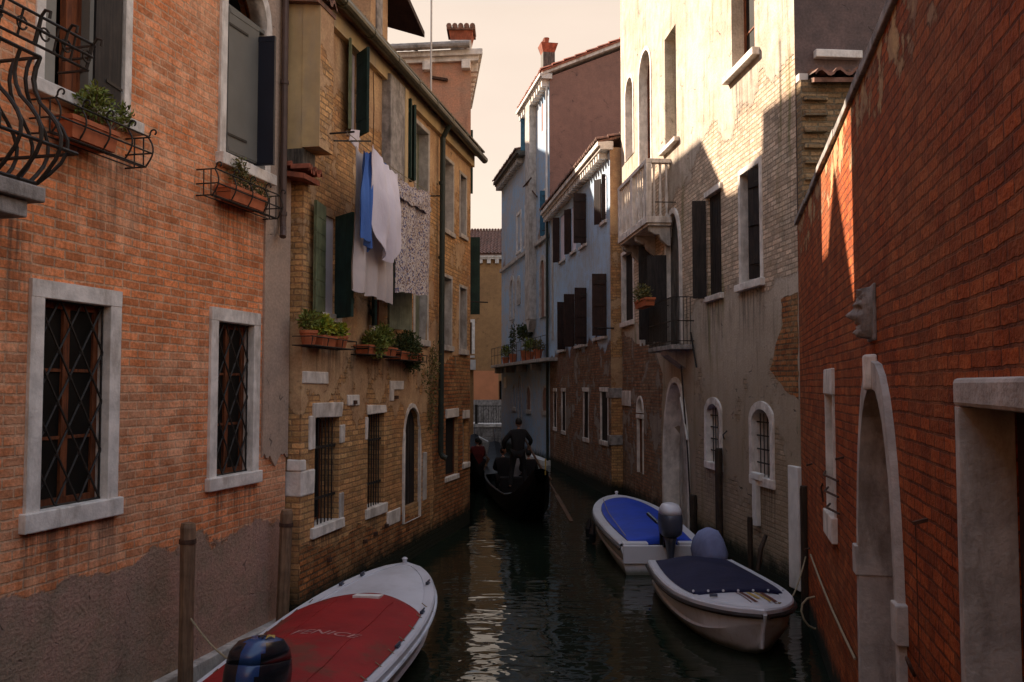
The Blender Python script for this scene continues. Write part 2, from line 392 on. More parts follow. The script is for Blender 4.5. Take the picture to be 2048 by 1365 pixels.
M['leaf'] = leaf_mat('leaf_green', (0.12, 0.16, 0.03), (0.19, 0.20, 0.04))
M['leaf_y'] = leaf_mat('leaf_yellow', (0.46, 0.42, 0.04), (0.19, 0.28, 0.04))
M['leaf_d'] = leaf_mat('leaf_dark', (0.035, 0.06, 0.02), (0.075, 0.085, 0.025))
M['leaf_dry'] = leaf_mat('leaf_dry', (0.17, 0.13, 0.04), (0.09, 0.10, 0.03))
M['pile'] = wood_mat('mooring_pile_wood', (0.24, 0.145, 0.085), (0.14, 0.085, 0.052))
M['pile_dark'] = wood_mat('dark_pile_wood', (0.05, 0.032, 0.02), (0.022, 0.015, 0.01))
M['gel'] = simple('white_gelcoat', (0.62, 0.62, 0.66), 0.35, 0.05, 2, 0.03, spec=0.5, dirt=(0.34, 0.32, 0.32), dirt_amt=0.4)
M['gel_grey'] = simple('grey_gelcoat', (0.66, 0.67, 0.72), 0.4, 0.08, 2, 0.03, spec=0.5, dirt=(0.16, 0.14, 0.13), dirt_amt=0.5)
def hull_mat(name, c, grime):
    a = N(name); v = a.co(); z = a.xyz(v)[2]; n1 = a.noise(v, 2.2, 5, 0.65); n2 = a.noise(a.map(v, (6, 6, 0.8)), 2.5, 4, 0.7)
    col = a.mix(a.mr(n2, 0.50, 0.72, 0, 0.35), c, (0.30, 0.27, 0.22))
    col = a.mix(a.mr(a.math('ADD', z, a.math('MULTIPLY', n1, 0.12)), 0.08, 0.20, 0.9, 0), col, grime)
    sc = a.noise(a.map(v, (2, 1.2, 30)), 3.0, 3, 0.7); col = a.mix(a.mr(sc, 0.66, 0.72, 0, 0.4), col, (0.18, 0.16, 0.14))
    return a.done(col, 0.38, a.bump(n1, 0.05, 0.01), 0, 0.45)
M['hull_white'] = hull_mat('white_hull', (0.66, 0.67, 0.71), (0.07, 0.075, 0.04))
M['rub'] = simple('rubber_strip', (0.03, 0.022, 0.02), 0.6, 0.2, 5, 0.05)
def cloth_mat(name, c, c2, rough=0.85, wr=0.5, dirt=None):
    a = N(name); v = a.co(); n1 = a.noise(v, 1.7, 5, 0.6, dist=0.5); n2 = a.noise(a.map(v, (1, 3, 1)), 4, 4, 0.6)
    col = a.mix(a.mr(n1, 0.35, 0.65), c, c2)
    if dirt: col = a.mix(a.mr(a.noise(v, 1.1, 6, 0.7), 0.52, 0.66, 0, 0.75), col, dirt)
    weave = a.noise(v, 140, 1)
    h = a.math('ADD', n2, a.math('MULTIPLY', weave, 0.08))
    return a.done(col, rough, a.bump(h, wr, 0.03), 0, 0.25)
M['tarp_red'] = cloth_mat('red_tarpaulin', (0.33, 0.018, 0.018), (0.25, 0.014, 0.014), 0.7, 0.3, (0.13, 0.05, 0.03))
M['tarp_blue'] = cloth_mat('blue_tarpaulin', (0.012, 0.055, 0.46), (0.01, 0.045, 0.36), 0.65, 0.3)
M['tarp_navy'] = cloth_mat('navy_tarpaulin', (0.013, 0.014, 0.050), (0.009, 0.010, 0.036), 0.8, 0.5)
M['tarp_grey'] = cloth_mat('lilac_grey_cover', (0.22, 0.25, 0.42), (0.16, 0.18, 0.31), 0.8, 0.6)
M['black'] = simple('black_paint', (0.008, 0.007, 0.008), 0.55, 0.2, 4, 0.05, spec=0.15)
M['black_cloth'] = simple('black_cloth', (0.010, 0.009, 0.010), 0.9, 0.2, 12, 0.4)
M['motor_black'] = simple('motor_black', (0.012, 0.013, 0.018), 0.25, 0.1, 4, 0.02, spec=0.6)
M['motor_blue'] = simple('motor_blue', (0.02, 0.055, 0.16), 0.25, 0.1, 4, 0.02, spec=0.6)
M['motor_grey'] = simple('motor_grey', (0.055, 0.065, 0.095), 0.35, 0.1, 4, 0.02, spec=0.5)
M['motor_white'] = simple('motor_white', (0.6, 0.6, 0.65), 0.3, 0.05, 4, 0.02, spec=0.5)
M['gold'] = simple('gold_mark', (0.45, 0.30, 0.07), 0.5, 0.1, 4, 0.0)
M['redmark'] = simple('red_mark', (0.35, 0.02, 0.02), 0.5, 0.1, 4, 0.0)
M['brownmark'] = simple('brown_mark', (0.12, 0.03, 0.02), 0.5, 0.1, 4, 0.0)
M['fade'] = simple('faded_lettering', (0.46, 0.22, 0.20), 0.8, 0.3, 8, 0.0)
M['rope'] = simple('rope', (0.30, 0.24, 0.15), 0.9, 0.2, 30, 0.3)
M['oar'] = wood_mat('oar_wood', (0.09, 0.04, 0.015), (0.055, 0.025, 0.010))
M['skin'] = simple('skin', (0.36, 0.19, 0.13), 0.6, 0.08, 6, 0.05)
M['hair'] = simple('dark_hair', (0.012, 0.009, 0.007), 0.7, 0.3, 30, 0.5)
M['redcloth'] = simple('red_cloth', (0.08, 0.008, 0.008), 0.85, 0.15, 8, 0.3)
M['whitecloth'] = simple('white_cloth', (0.22, 0.20, 0.20), 0.85, 0.1, 8, 0.3)
M['sheet'] = cloth_mat('white_sheet', (0.74, 0.68, 0.74), (0.66, 0.60, 0.66), 0.9, 0.5)
M['towel'] = cloth_mat('beige_towel', (0.56, 0.49, 0.47), (0.47, 0.41, 0.40), 0.95, 0.5)
M['sheet_blue'] = cloth_mat('blue_sheet', (0.08, 0.17, 0.46), (0.06, 0.13, 0.38), 0.9, 0.35)
def patterned():
    a = N('speckled_print'); v = a.co(); x = a.vor(v, 44, 'F1', 'Color'); s = a.xyz(x)
    n = a.noise(v, 60, 3, 0.7)
    col = a.mix(a.mr(n, 0.5, 0.56), (0.50, 0.42, 0.38), (0.62, 0.56, 0.52))
    col = a.mix(a.mr(s[0], 0.70, 0.74), col, (0.10, 0.10, 0.20))
    col = a.mix(a.mr(s[1], 0.80, 0.84), col, (0.22, 0.13, 0.09))
    return a.done(col, 0.95, a.bump(a.noise(v, 4, 3), 0.3, 0.02), 0, 0.2)
M['print'] = patterned()

# ---------------------------------------------------------------- openings
def outline(x0, x1, z0, z1, kind='rect', n=9):
    w = x1 - x0; cx = (x0 + x1) / 2
    if kind == 'rect': 
        top = [(x1, z1), (x0, z1)]
        return [(x0, z0), (x1, z0)] + top
    if kind == 'round': rise = w / 2
    elif kind == 'segment': rise = w * 0.28
    elif kind == 'pointed': rise = w * 0.95
    elif kind == 'tall': rise = w * 1.15
    pts = [(x0, z0), (x1, z0)]
    for i in range(2 * n + 1):
        t = i / (2 * n)
        if kind in ('round', 'segment'):
            a = math.pi * t; x = cx + math.cos(a) * w / 2; z = z1 - rise + math.sin(a) * rise
        else:
            s = 1 - abs(2 * t - 1); ang = s * math.pi / 2
            q = math.sin(ang) ** 0.8; xx = (1 - q) if False else math.cos(ang) ** 0.85
            x = cx + (w / 2) * xx * (1 if t <= 0.5 else -1); z = z1 - rise + rise * math.sin(ang) ** 0.9
        pts.append((x, z))
    return pts
def offset_outline(x0, x1, z0, z1, kind, d, n=9, bottom=None):
    return outline(x0 - d, x1 + d, z0 - (d if bottom is None else bottom), z1 + d, kind, n)

def shell(F, B, x0, x1, ztop, depth, mats, zbot=-1.6, prof=None, thick=0.30, hd=None, name='wall', side_mat=None, roof=True):
    """Facade with real openings, returns, back and top, in one mesh."""
    b = MB(); out = prof or [(x0, zbot), (x1, zbot), (x1, ztop), (x0, ztop)]
    loops = [[Vector((x, z, 0)) for x, z in out]]
    for h in F.holes: loops.append([Vector((x, z, 0)) for x, z in h['o']])
    tr = tessellate_polygon(loops); vs = [(v.x, 0, v.y) for L in loops for v in L]
    b.add(vs, [tuple(t) for t in tr])
    for h in F.holes:
        o = h['o']; n = len(o); d = h.get('d', thick)
        b.mi = 0
        b.add([(x, 0, z) for x, z in o] + [(x, d, z) for x, z in o], [(i, (i + 1) % n, (i + 1) % n + n, i + n) for i in range(n)])
        b.mi = 1 if not h.get('fill') else 0
        t2 = tessellate_polygon([[Vector((x, z, 0)) for x, z in o]])
        b.add([(x, d, z) for x, z in o], [tuple(t) for t in t2])
    b.mi = 2 if len(mats) > 2 else 0
    n = len(out)
    for i in range(n):
        j = (i + 1) % n
        b.mi = 2 if len(mats) > 2 else 0
        b.add([(out[i][0], 0, out[i][1]), (out[j][0], 0, out[j][1]), (out[j][0], depth, out[j][1]), (out[i][0], depth, out[i][1])], [(0, 1, 2, 3)])
    t2 = tessellate_polygon([[Vector((x, z, 0)) for x, z in out]])
    b.add([(x, depth, z) for x, z in out], [tuple(t) for t in t2])
    return b.build(name, mats, B)

def tiles(name, B, x0, x1, z, y0, depth, rise, mat, tw=0.2, rowl=0.36, seed=1):
    """Corrugated clay-tile slope from the eave (y0, z) up over depth (y)."""
    rnd = random.Random(seed); nc = max(2, int((x1 - x0) / tw)); b = MB(); nr = max(1, int(depth / rowl)); L = math.hypot(depth, rise)
    dy = depth / nr; dz = rise / nr; seg = 6
    for r in range(nr):
        rows = []
        for e in (0, 1):
            y = y0 + dy * (r + e); zz = z + dz * (r + e) + (0.045 if e == 0 else 0.0)
            row = []
            for c in range(nc):
                jz = (rnd.random() - 0.5) * 0.02 if e == 0 else 0
                for k in range(seg):
                    t = k / seg; x = x0 + (x1 - x0) * (c + t) / nc
                    hh = 0.075 * max(0, math.sin(math.pi * t / 0.62)) if t < 0.62 else -0.015 * math.sin(math.pi * (t - 0.62) / 0.38)
                    row.append((x, y + (jz * 2 if r == 0 else 0), zz + hh + jz))
            rows.append(row)
        low = [(p[0], p[1], p[2] - 0.05) for p in rows[0]]
        b.grid([low] + rows)
    b.box(x0, x1, y0 + 0.06, y0 + depth, z - 0.14, z - 0.05) if False else None
    vs = [(x0, y0 + .05, z - .03), (x1, y0 + .05, z - .03), (x1, y0 + depth, z + rise - .03), (x0, y0 + depth, z + rise - .03)]
    vs2 = [(p[0], p[1], p[2] - 0.07) for p in vs]
    b.add(vs + vs2, [(0, 1, 2, 3), (7, 6, 5, 4), (0, 4, 5, 1), (1, 5, 6, 2), (2, 6, 7, 3), (3, 7, 4, 0)])
    return b.build(name, mat, B)

def leafs(name, blobs, mat, n=260, size=0.05, parent=None, stems=None, seed=3, droop=0.0, stem_mat=None, elong=2.0):
    rnd = random.Random(seed); b = MB()
    for (c, r, k) in blobs:
        for _ in range(int(n * k)):
            while True:
                q = Vector((rnd.uniform(-1, 1), rnd.uniform(-1, 1), rnd.uniform(-1, 1)))
                if q.length < 1: break
            q = q * (0.55 + 0.45 * rnd.random()); p = Vector(c) + Vector((q.x * r[0], q.y * r[1], q.z * r[2]))
            d = (q + Vector((rnd.uniform(-1, 1), rnd.uniform(-1, 1), rnd.uniform(-.5, 1.0) - droop))).normalized()
            sdir = d.cross(Vector((rnd.uniform(-1, 1), rnd.uniform(-1, 1), rnd.uniform(-1, 1)))).normalized()
            s = size * rnd.uniform(0.6, 1.3); nn = d.cross(sdir) * s * 0.2
            b.add([p, p + d * s * elong * .5 + sdir * s * .38 + nn, p + d * s * elong, p + d * s * elong * .5 - sdir * s * .38 + nn], [(0, 1, 2, 3)])
    o = b.build(name, mat, parent)
    return o

# shutter leaf: hinge at x (local), closed it runs +x (side=1) or -x (side=-1); angle opens it outwards
def shutter(B, x, z0, z1, wd, ang, side, mat, planks='h', y=-0.03, name='shutter', label=None, th=0.045, battens=True):
    a = math.radians(ang); d = Vector((side * math.cos(a), -math.sin(a), 0)); nrm = Vector((-d.y, d.x, 0)) * side
    Mx = Matrix(((d.x, nrm.x, 0, x), (d.y, nrm.y, 0, y), (0, 0, 1, 0), (0, 0, 0, 1)))
    b = MB(); rnd = random.Random(int(abs(x * 977 + z0 * 31)))
    if planks == 'h':
        k = max(3, int((z1 - z0) / 0.2)); h = (z1 - z0) / k
        for i in range(k): b.box(0, wd, -th / 2, th / 2 - rnd.random() * .004, z0 + i * h + .004, z0 + (i + 1) * h - .004, Mx)
        b.box(.0, wd, -th * .35, th * .3, z0, z1, Mx)
    elif planks == 'v':
        k = max(3, int(wd / 0.14)); h = wd / k
        for i in range(k): b.box(i * h + .004, (i + 1) * h - .004, -th / 2, th / 2 - rnd.random() * .004, z0 - rnd.random() * .01, z1, Mx)
        b.box(.0, wd, -th * .35, th * .3, z0 + .01, z1 - .01, Mx)
        for q in (0.15, 0.5, 0.85): b.box(.03, wd - .03, -th / 2 - .025, -th / 2 + .001, z0 + (z1 - z0) * q - .04, z0 + (z1 - z0) * q + .04, Mx)
    elif planks == 'louvre':
        fr = .05
        b.box(0, fr, -th / 2, th / 2, z0, z1, Mx); b.box(wd - fr, wd, -th / 2, th / 2, z0, z1, Mx)
        for q in (z0, (z0 + z1) / 2 - fr / 2, z1 - fr): b.box(fr, wd - fr, -th / 2, th / 2, q, q + fr, Mx)
        k = int((z1 - z0) / 0.07)
        for i in range(k):
            z = z0 + fr + i * (z1 - z0 - 2 * fr) / k
            b.add([Mx @ Vector(v) for v in ((fr, -th / 2, z), (wd - fr, -th / 2, z), (wd - fr, th / 2, z + .06), (fr, th / 2, z + .06))], [(0, 1, 2, 3)])
    else:
        b.box(0, wd, -th / 2, th / 2, z0, z1, Mx)
        b.box(0.02, wd - .02, -th / 2 - .006, th / 2 + .006, z0 + .02, z0 + .07, Mx); b.box(0.02, wd - .02, -th / 2 - .006, th / 2 + .006, z1 - .07, z1 - .02, Mx)
    o = b.build(name, mat, B)
    if label: o['label'] = label
    # strap hinges
    hb = MB()
    for q in (0.12, 0.88): hb.box(-.01, wd * .6, -th / 2 - .012, -th / 2 - .007, z0 + (z1 - z0) * q - .015, z0 + (z1 - z0) * q + .015, Mx)
    hb.build_each('hinge', M['iron'], o)
    return o

def window(F, B, R, kind='rect', frame=None, sill=None, lintel=None, depth=0.22, back='casement', grille=None, wood='brownwood',
           glass='glass', sm='stone', d=0.32, nm='window', jit=0.006, jambs=True, label=None):
    """R=(x0,x1,z0,z1) clear opening. frame=(width, proud). Returns the casement part."""
    x0, x1, z0, z1 = R; o = outline(x0, x1, z0, z1, kind)
    F.holes.append({'o': o, 'd': d})
    b = MB(); e = .0015
    ip = outline(x0 + e, x1 - e, z0 + e, z1 - e, kind)
    if back == 'casement':
        fw = min(.07, (x1 - x0) * .12); inn = offset_outline(x0 + e, x1 - e, z0 + e, z1 - e, kind, -fw)
        b.ring(ip, inn, depth, depth + .06)
        xc = (x0 + x1) / 2; b.box(xc - fw * .6, xc + fw * .6, depth - .005, depth + .05, z0 + fw, z1 - (fw if kind == 'rect' else (x1 - x0) * .3))
        for q in (0.33, 0.66): b.box(x0 + fw, x1 - fw, depth + .01, depth + .045, z0 + (z1 - z0) * q - .015, z0 + (z1 - z0) * q + .015)
        win = b.build(nm, M[wood], B)
        pb = MB(); pb.prism(outline(x0 + fw * .7, x1 - fw * .7, z0 + fw * .7, z1 - fw * .7, kind), depth + .025, depth + .032); pb.build('pane', M[glass], win)
    elif back == 'bare':
        b.ring(ip, offset_outline(x0 + e, x1 - e, z0 + e, z1 - e, kind, -.03), depth, depth + .04); win = b.build(nm, M[wood], B)
    else:                                            # boarded: back = material key
        b.prism(ip, depth, depth + .04)
        for q in range(1, int((x1 - x0) / .16)): b.box(x0 + q * .16 - .006, x0 + q * .16 + .006, depth - .008, depth + .001, z0 + .02, z1 - .25 * (x1 - x0) if kind != 'rect' else z1 - .02)
        win = b.build(nm, M[back], B)
    if label: win['label'] = label
    if frame:
        fw, pr = frame; fb = MB()
        if kind == 'rect':
            sb = MB(); sb.box(x0 - fw, x0 - .001, -pr, depth - .01, z0, z1); sb.box(x1 + .001, x1 + fw, -pr, depth - .01, z0, z1)
            if not lintel: sb.box(x0 - fw, x1 + fw, -pr - .002, depth - .01, z1 + .001, z1 + fw)
            # reveal part of jamb must not fill the wall: keep it as a facing only
            sb = MB(); 
            for (a0, a1) in ((x0 - fw, x0), (x1, x1 + fw)): sb.box(a0, a1, -pr, .004, z0, z1)
            if not lintel: sb.box(x0 - fw, x1 + fw, -pr - .003, .004, z1 + .001, z1 + fw)
            sb.box(x0 - .001, x0 + .004, -pr + .001, depth, z0, z1); sb.box(x1 - .004, x1 + .001, -pr + .001, depth, z0, z1); sb.box(x0, x1, -pr + .002, depth, z1 - .005, z1)
            sb.build('surround', M[sm], win, bevel=.006, jitter=jit)
        else:
            inn = outline(x0 + .003, x1 - .003, z0 + .003, z1 - .003, kind); ou = offset_outline(x0, x1, z0, z1, kind, fw, bottom=0.0)
            fb.ring(ou, inn, -pr, depth - .005)
            # cut back to a facing: ring reaching in only at the reveal
            fb = MB(); fb.ring(ou, inn, -pr, .004); 
            n = len(inn); fb.add([(x, -pr + .002, z) for x, z in inn] + [(x, depth, z) for x, z in inn], [(i, (i + 1) % n, (i + 1) % n + n, i + n) for i in range(n)])
            fb.build('surround', M[sm], win, bevel=.004, jitter=jit)
    if lintel:
        h, ex, pr = lintel; lb = MB(); lb.box(x0 - ex, x1 + ex, -pr, .05, z1 + .002, z1 + h); lb.build('lintel', M[sm], win, bevel=.012, jitter=jit * 2)
    if sill:
        h, ex, pr = sill; lb = MB(); lb.box(x0 - ex, x1 + ex, -pr, depth - .01, z0 - h, z0 + .004); lb.build('sill', M[sm], win, bevel=.012, jitter=jit)
    if grille:
        g = MB(); gy = .06 if grille != 'proud' else -.05
        if grille in ('bars', 'proud'):
            k = max(3, int((x1 - x0) / .115))
            for i in range(1, k): x = x0 + (x1 - x0) * i / k; g.tube([(x, gy, z0 - .01), (x, gy, z1 - (0 if kind == 'rect' else .12 * (x1 - x0)))], .011, 6)
            for q in (.25, .72): g.box(x0 - .01, x1 + .01, gy - .006, gy + .006, z0 + (z1 - z0) * q - .02, z0 + (z1 - z0) * q + .02)
        elif grille == 'cross':
            k = max(2, int((x1 - x0) / .16)); kk = int((z1 - z0) / .2)
            for i in range(1, k): x = x0 + (x1 - x0) * i / k; g.tube([(x, gy, z0), (x, gy, z1 - .1 * (x1 - x0))], .010, 6)
            for i in range(1, kk): z = z0 + (z1 - z0) * i / kk; g.box(x0, x1, gy - .006, gy + .006, z - .012, z + .012)
        elif grille == 'lattice':
            nx = 3; cw = (x1 - x0) / nx; ch = cw * 1.55; nz = int(round((z1 - z0) / ch)); ch = (z1 - z0) / nz
            for i in range(-nz, nx + 1):
                for s in (1, -1):
                    pts = []
                    for j in range(nz * 2 + 1):
                        u = (i * cw + j * cw / 2) * s + (0 if s == 1 else (x1 - x0)); z = z0 + j * ch / 2
                        if -.001 <= u <= (x1 - x0) + .001: pts.append((x0 + u, gy + .006 * s, z))
                    if len(pts) > 1: g.tube(pts, .0115, 5)
            for j in range(nz * 2 + 1):
                for i in range(nx * 2 + 1):
                    if (i + j) % 2 == 0:
                        x = x0 + i * cw / 2; z = z0 + j * ch / 2; g.ball((x, gy, z), (.022, .017, .03), 6, 4)
            for x in (x0 + .012, x1 - .012): g.tube([(x, gy, z0), (x, gy, z1)], .012, 6)
            for z in (z0 + .012, z1 - .012): g.tube([(x0, gy, z), (x1, gy, z)], .012, 6)
        g.build('grille', M['iron'], win)
    return win

def stone(B, R, proud=.02, mat='stone', name='stone_block', bev=.015, jit=.012, label=None):
    b = MB(); x0, x1, z0, z1 = R; b.box(x0, x1, -proud, .03, z0, z1); o = b.build(name, M[mat], B, bevel=bev, jitter=jit)
    if label: o['label'] = label
    return o

def cornice(B, x0, x1, z, proud, h, mat, dent=None, dmat=None, name='cornice', y=0.0):
    b = MB(); b.box(x0, x1, y - proud, y + .1, z, z + h * .45); b.box(x0, x1, y - proud * .8, y + .1, z - h * .3, z - .001)
    o = b.build(name, M[mat], B, bevel=.008, jitter=.005)
    if dent:
        sp, dw, dh = dent; n = int((x1 - x0) / sp)
        db = MB()
        for i in range(n): x = x0 + (i + .5) * sp; db.box(x - dw / 2, x + dw / 2, y - proud * .7, y + .02, z - h * .3 - dh, z - h * .3 - .001)
        db.build_each('dentil', M[dmat or mat], o)
    return o

# iron rack with scroll-ended rails for a flower box
def rack(B, x0, x1, z0, z1, dep=0.26, nscroll=4, r=.009, label=None, legs=2):
    b = MB(); yo = -dep
    for z, yy in ((z0, yo * .8), (z0 + (z1 - z0) * .45, yo), (z1, yo * .93)):
        b.tube([(x0, -.0, z), (x0, yy, z), (x1, yy, z), (x1, 0, z)], r, 6)
    for q in (.33, .66): b.tube([(x0, yo * q, z0), (x1, yo * q, z0)], r * .8, 6)
    for i in range(nscroll):
        x = x0 + (x1 - x0) * i / (nscroll - 1); pts = []
        for t in range(9): u = t / 8; pts.append((x, yo * (.78 + .28 * math.sin(u * math.pi * .9)), z0 + (z1 - z0) * 1.0 * u))
        c = Vector((x, yo * .93 - .045, z1 + .02))
        for t in range(11): a = -0.3 + t * .45; rr = .045 * (1 - t * .06); pts.append((x, c.y + rr * math.cos(a), c.z + .02 + rr * math.sin(a)))
        b.tube(pts, r * .95, 6)
    for x in (x0, x1):
        for q in (.35, .7): b.tube([(x, yo * q, z0), (x, yo * q * .98, z1)], r * .9, 6)
    o = b.build('planter_rack', M['iron'], B)
    if label: o['label'] = label
    return o

def planter(F, x0, x1, z0, z1, y0, y1, label, group, blobs, mat='leaf', n=240, size=.04, seed=1, cat='planter', box=True, elong=1.6, pots=None):
    """Terracotta box (or pots) with soil and a leafy plant; sits in a rack on the facade F. A thing of its own."""
    c = ((x0 + x1) / 2, (y0 + y1) / 2)
    t = empty('planter', F.world(c[0], c[1], z0), F.rot); tag(t, label, cat, group)
    hx = (x1 - x0) / 2; hy = (y1 - y0) / 2; H = z1 - z0; b = MB()
    if box:
        o = [(-hx * .93, -hy * .85), (hx * .93, -hy * .85), (hx * .93, hy * .85), (-hx * .93, hy * .85)]
        u = [(-hx, -hy), (hx, -hy), (hx, hy), (-hx, hy)]
        b.add([(x, y, 0) for x, y in o] + [(x, y, H * .82) for x, y in u], [(3, 2, 1, 0), (0, 1, 5, 4), (1, 2, 6, 5), (2, 3, 7, 6), (3, 0, 4, 7)])
        b.box(-hx - .012, hx + .012, -hy - .012, -hy + .012, H * .78, H); b.box(-hx - .012, hx + .012, hy - .012, hy + .012, H * .78, H)
        b.box(-hx - .012, -hx + .012, -hy + .013, hy - .013, H * .78, H); b.box(hx - .012, hx + .012, -hy + .013, hy - .013, H * .78, H)
        b.build('box', M['terracotta'], t)
        sb = MB(); sb.box(-hx + .01, hx - .01, -hy + .01, hy - .01, H * .5, H * .86); sb.build('soil', M['soil'], t)
    else:
        r = hy
        b.lathe([(r * .7, 0), (r, H * .8), (r * 1.08, H * .8), (r * 1.08, H), (r * .92, H), (r * .9, H * .85), (0.001, H * .85)], seg=14); b.build('pot', M['terracotta'], t, smooth=False)
    st = MB(); rnd = random.Random(seed)
    for (cc, rr, k) in blobs:
        for _ in range(5):
            p = Vector((cc[0] * .6 + rnd.uniform(-.3, .3) * rr[0], rnd.uniform(-.3, .3) * hy, H * .85)); q = Vector(cc) + Vector((rnd.uniform(-.7, .7) * rr[0], rnd.uniform(-.7, .7) * rr[1], rnd.uniform(-.2, .7) * rr[2]))
            st.tube([p, (p + q) / 2 + Vector((rnd.uniform(-.02, .02), 0, .02)), q], [.006, .005, .003], 5)
    pl = st.build('stems', M['pile'], t)
    leafs('foliage', blobs, M[mat], int(n * 1.5), size * .82, t, seed=seed, elong=elong)
    return t
# ================================================================ SETTING
wb = MB()
nx, ny = 60, 90
wb.add([(-70, -25, 0), (70, -25, 0), (70, 150, 0), (-70, 150, 0)], [(0, 1, 2, 3)])
water = wb.build('water', water_mat()); tag(water, 'dark green canal water with small ripples between the houses', 'water', kind='structure')

F1 = Frame(-3.107 - .24 * 22, 12.4 - 22, .24, 1.0); F2 = Frame(-2.91, 12.45, .2, 1.0); FW = Frame(3.27, 26.65, .09, -1.0)
def drip(F, l, r, py, ln, off=0): return (min(F.x(l), F.x(r)), max(F.x(l), F.x(r)), F.p((l + r) / 2, py)[1], ln)
M['wall_orange'] = wall_mat('orange_brick', (0.80, 0.265, 0.100), (0.67, 0.225, 0.088), (0.60, 0.34, 0.20), bw=.27, bh=.088, ms=.012, stain=(0.62, 0.36, 0.22), stain_amt=.65,
    pl=(0.30, 0.215, 0.15), pl2=(0.43, 0.25, 0.19), prof=((0, .78), (1.30, .78), (1.75, .22), (2.6, .12), (4.9, .10), (5.2, .16), (6.5, .05), (20, .05)), pscale=1.4, amp=1.05, algae=.15, bstr=.6, pbump=1.5, streak=.3, drips=(drip(F1, 45, 240, 1042, .9), drip(F1, 416, 526, 978, .8), drip(F1, 100, 290, 300, 1.1), drip(F1, 425, 556, 410, 1.0), drip(F1, -40, 60, 430, 1.4)))
M['wall_pilaster'] = wall_mat('cream_render', (0.40, 0.14, 0.07), (0.3, 0.1, 0.05), (0.25, 0.2, 0.15), prof=((0, .2), (2.0, .35), (2.6, 1.2), (20, 1.3)), pl=(0.46, 0.33, 0.25), pl2=(0.36, 0.27, 0.21), pscale=2.0, amp=.8, streak=.35)
M['wall_yellow'] = wall_mat('yellow_brick', (0.60, 0.35, 0.15), (0.45, 0.245, 0.10), (0.31, 0.19, 0.10), bw=.24, bh=.082, ms=.013, stain=(0.44, 0.19, 0.075), stain_amt=.5,
    pl=(0.56, 0.37, 0.205), pl2=(0.40, 0.235, 0.13), prof=((0, .1), (1.0, .22), (2.6, .30), (3.1, .55), (4.0, .75), (4.4, .55), (5.2, .46), (7.6, .46), (8.1, .8), (20, .9)), pscale=1.5, amp=1.5, algae=.55, bstr=.7, streak=.3, seed=4.0, drips=(drip(F2, 618, 690, 1068, .9), drip(F2, 735, 772, 1025, .8), drip(F2, 625, 680, 640, .7), drip(F2, 622, 712, 700, .6), drip(F2, 735, 855, 715, .7)))
M['oriel'] = simple('ochre_render', (0.50, 0.365, 0.19), 0.9, 0.22, 1.5, 0.4, dirt=(0.34, 0.28, 0.21), dirt_amt=.9)
M['wall_white'] = wall_mat('pale_brick', (0.70, 0.55, 0.41), (0.55, 0.41, 0.29), (0.34, 0.26, 0.18), bw=.24, bh=.082, ms=.013, stain=(0.42, 0.26, 0.17), stain_amt=.35,
    pl=(0.57, 0.48, 0.385), pl2=(0.40, 0.325, 0.25), prof=((0, .30), (1.0, .40), (1.8, .58), (4.8, .74), (5.3, .28), (6.2, .10), (7.6, .30), (8.6, .60), (10, .85), (20, .95)), pscale=.8, amp=1.5, algae=.5, bstr=.8, streak=.6, seed=11.0, moss=.7, bdist=.03, damp=(4.6, (0.27, 0.20, 0.125)), drips=(drip(FW, 1408, 1448, 602, 1.3), drip(FW, 1480, 1532, 578, 1.3), drip(FW, 1470, 1525, 140, 1.4), drip(FW, 1334, 1362, 295, 1.0), drip(FW, 1408, 1442, 942, .8), drip(FW, 1500, 1548, 975, .9)))
M['wall_white_far'] = wall_mat('red_brick_under_render', (0.33, 0.12, 0.065), (0.24, 0.10, 0.055), (0.20, 0.13, 0.09), bw=.25, bh=.085, ms=.013, stain=(0.25, 0.17, 0.11), stain_amt=.5,
    pl=(0.44, 0.36, 0.29), pl2=(0.34, 0.29, 0.24), prof=((0, .0), (2.0, .1), (4.2, .25), (4.9, .7), (6, 1), (20, 1.2)), pscale=.8, amp=1.0, algae=.5, bstr=.7, seed=2.0)
M['wall_pale'] = wall_mat('white_blue_render', (0.28, 0.12, 0.07), (0.22, 0.11, 0.07), (0.20, 0.15, 0.11), bw=.25, bh=.085, ms=.012, stain=(0.20, 0.15, 0.11), stain_amt=.6,
    pl=(0.42, 0.59, 0.78), pl2=(0.42, 0.48, 0.54), prof=((0, .0), (1.6, .12), (3.6, .2), (4.6, .48), (5.6, .85), (7, 1.2), (20, 1.3)), pscale=.5, amp=.9, algae=.5, streak=.5, soot=(0.16, 0.15, 0.14), seed=21.0)
M['wall_palace'] = wall_mat('grey_pink_render', (0.36, 0.22, 0.16), (0.30, 0.19, 0.14), (0.3, 0.24, 0.19), bw=.25, bh=.085,
    pl=(0.30, 0.45, 0.63), pl2=(0.42, 0.41, 0.42), prof=((0, 1.0), (8.0, .8), (10, .55), (13, .75), (15, 1.2), (20, 1.3)), pscale=.5, amp=.8, streak=.45, soot=(0.14, 0.12, 0.12), seed=31.0)
M['wall_mauve'] = wall_mat('mauve_render', (0.3, 0.2, 0.16), (0.3, 0.19, 0.14), (0.3, 0.24, 0.19), prof=((0, 1.3), (20, 1.3)), pl=(0.30, 0.165, 0.125), pl2=(0.24, 0.135, 0.105), pscale=.4, amp=.3, streak=.30, soot=(0.12, 0.075, 0.065), seed=41.0)
